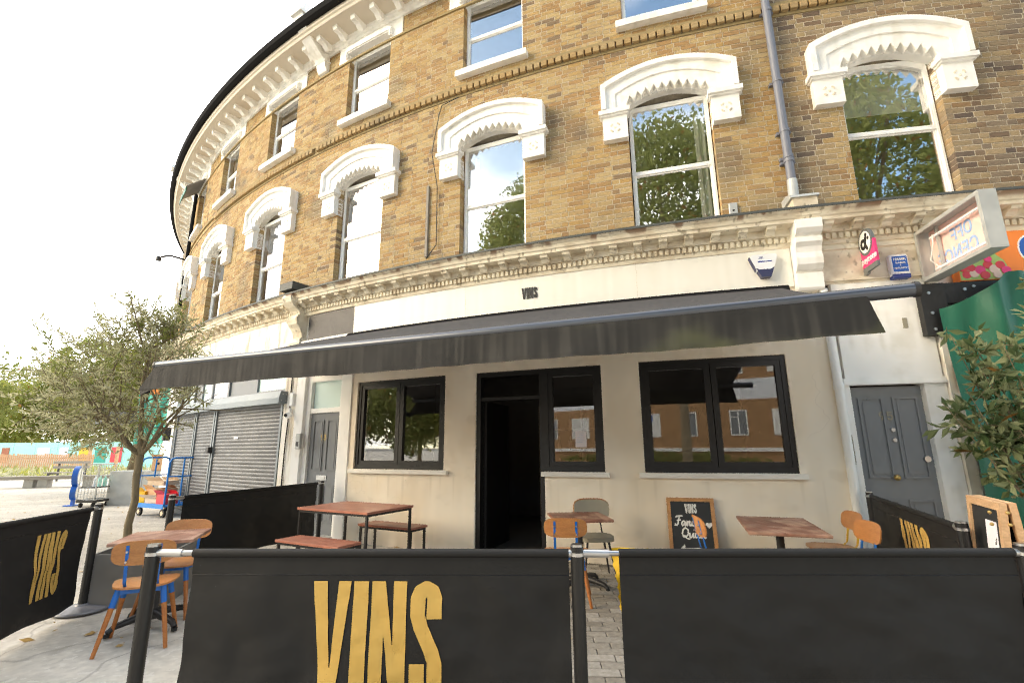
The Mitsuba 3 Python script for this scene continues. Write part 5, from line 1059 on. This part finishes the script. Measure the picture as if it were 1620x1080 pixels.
# blue platform trolley with cardboard
tc, tr = np.array([-8.27, 11.95, 0.0]), -0.47
tl = thing('platform_trolley', 'blue platform trolley with two hoop ends before the roller shutters', 'trolley'); mv = lambda m: move(m, tc, tr)
put(tl, 'deck', mv(cat(bx(-0.62, 0.62, -0.35, 0.35, 0.24, 0.28), bx(-0.62, 0.62, -0.36, -0.351, 0.2, 0.3), bx(-0.62, 0.62, 0.351, 0.36, 0.2, 0.3))), 'm_trolley')
def hoop(x):
    p = [(x, -0.32, 0.28), (x, -0.32, 1.2), (x, -0.28, 1.29), (x, -0.2, 1.32), (x, 0.2, 1.32), (x, 0.28, 1.29), (x, 0.32, 1.2), (x, 0.32, 0.28)]
    return cat(tube(p, 0.02, 10), tube([(x, -0.32, 0.9), (x, 0.32, 0.9)], 0.016, 8), tube([(x, 0, 0.28), (x, 0, 1.31)], 0.018, 8))
for x in (-0.58, 0.58): put(tl, 'end_hoop', mv(hoop(x)), 'm_trolley', smooth=40)
for x in (-0.48, 0.48):
    for y in (-0.27, 0.27): 
        w_ = put(tl, 'wheel', mv(disc((x, y, 0.095), 0.095, 0.05, 24, 1)), 'm_black', smooth=40); put(w_, 'hub', mv(disc((x, y - 0.027, 0.095), 0.05, 0.006, 18, 1)), 'm_cardpale')
for (x, y, z, sx, sy, sz, rz, m_, lb_) in ((-0.18, 0, .285, .62, .5, .1, .1, 'm_cardpale', 'flattened pale carton at the bottom of the trolley pile'), (-0.14, -.02, .40, .55, .44, .2, -.12, 'm_card', 'brown carton in the middle of the trolley pile'), (-0.2, 0.02, .68, .5, .4, .1, .2, 'm_cardpale', 'pale open carton topmost on the trolley'), (0.34, -0.14, .285, .3, .3, .22, .1, 'm_red', 'red carton at the right end of the trolley'), (-0.46, -0.2, .285, .18, .22, .26, .3, 'm_yellow', 'yellow printed carton at the left end of the trolley')):
    q = move(bx(x - .001, x + .001, y - .001, y + .001, z, z + .001), tc, tr).centroid; carton((q[0], q[1], z), sx, sy, sz, tr + rz, lb_, m_)
# fallen leaves on the ground
gl_ = np.random.default_rng(71); n = 900
pts = np.column_stack([gl_.uniform(-20, 3, n), gl_.uniform(3.2, 24, n), np.full(n, 0.012)]); pts[:140, 0] = gl_.uniform(-5, 2.2, 140); pts[:140, 1] = gl_.uniform(3, 7, 140); pts[:140, 2] = 0.036
ang = gl_.uniform(0, 6.28, n); d = np.column_stack([np.cos(ang), np.sin(ang), gl_.normal(0, 0.12, n)]); e = np.column_stack([-np.sin(ang), np.cos(ang), gl_.normal(0, 0.2, n)]); L = gl_.uniform(0.02, 0.055, (n, 1)); L[:140] *= 0.45
v = np.stack([pts - d * L, pts + e * L * .5, pts + d * L, pts - e * L * .5], 1).reshape(-1, 3); b = np.arange(n)[:, None] * 4
k = put(None, 'fallen_leaves', trimesh.Trimesh(v, np.concatenate([b + [0, 1, 2], b + [0, 2, 3]]), process=False), 'm_litter'); labels[k] = {'label': 'scattered brown fallen leaves on the ground', 'category': 'leaves', 'kind': 'stuff'}
# ------------------------------------------------------------------ across the street (seen in the panes): flats, trees, a sign post
fl = thing('flats_building', 'brick block of flats with white windows across the street, mirrored in the shop windows', 'building')
FY = -23.0
put(fl, 'wall', cat(bx(-35, 34, FY - 9, FY, 0.0, 4.6), bx(-35, 34, FY - 9, FY - 0.3, 6.0, 8.6)), 'm_flatbrick')
put(fl, 'spandrel', bx(-35, 34, FY - 9, FY - 0.06, 4.6, 6.0), 'm_palewhite')
put(fl, 'band', bx(-35, 34, FY, FY + 0.12, 1.15, 1.4), 'm_frame'); put(fl, 'roof', bx(-35.3, 34.3, FY - 9.3, FY + 0.3, 8.6, 8.8), 'm_concrete')
for i, x in enumerate(np.arange(-34, 33, 2.6)):
    for z0, z1, yy in ((2.2, 3.9, FY), (6.4, 7.9, FY - 0.3)):
        w = 1.7 if i % 3 == 0 else 1.1
        q = put(fl, 'window', cat(bx(x, x + w, yy, yy + 0.04, z0, z0 + 0.08), bx(x, x + w, yy, yy + 0.04, z1 - 0.08, z1), bx(x, x + 0.08, yy, yy + 0.04, z0 + .08, z1 - .08), bx(x + w - 0.08, x + w, yy, yy + 0.04, z0 + .08, z1 - .08), bx(x + w * .5 - .04, x + w * .5 + .04, yy, yy + 0.04, z0 + .08, z1 - .08)), 'm_frame')
        put(q, 'transom', bx(x + 0.08, x + w * .5 - .04, yy + 0.013, yy + 0.035, z1 - 0.5, z1 - 0.44), 'm_frame'); put(q, 'glass', bx(x + 0.08, x + w - 0.08, yy, yy + 0.012, z0 + 0.08, z1 - 0.08), 'm_greydoor' if i % 2 else 'm_curtain')
for i, (x, y, h, rad, kd) in enumerate(((-1.5, -8.5, 17.5, (5.4, 4.2, 5.6), 0.25), (9.5, -8.5, 17, (5.6, 4.2, 5.4), 0.25), (-13.0, -8.5, 18.5, (4.8, 4.2, 6.0), 0.25), (-21, -7.5, 8, (4.5, 4, 3.2), 0.5), (-31, 1.0, 7.5, (4.5, 4.5, 3.2), 0.25), (-25.5, -3.4, 8.2, (4.2, 3.8, 3.8), 0.25), (-36, -11, 10, (5.5, 5, 4.4), 0.5), (20.5, -9, 16, (4.5, 4.5, 5), 0.25))):
    big_tree(x, y, h, rad, kd, 80 + i, 'tall leafy street tree mirrored in the window panes', 24000 if i < 3 else 7000, 0.26 if i < 3 else 0.36, 0.22, group='street trees behind the viewpoint mirrored in the panes', gaps=0.34)
hg = thing('hedge', 'clipped green hedge in front of the brick flats across the street', 'hedge')
m, uv = crown((-8, FY + 1.6, 0.55), (11, 0.7, 0.65), 5000, 0.22, 0.25, 97, 0.3, 0.6); put(hg, 'foliage', m, 'm_leaf', uv=uv)
rs = thing('street_sign', 'blue round street sign on a dark pole, mirrored in the window by the door', 'sign')
put(rs, 'pole', tube([(-3.3, -9.0, 0), (-3.3, -9.0, 3.4)], 0.045, 10), 'm_iron'); put(rs, 'plate', disc((-3.3, -8.94, 2.75), 0.3, 0.02, 30, 1), 'm_signblue')
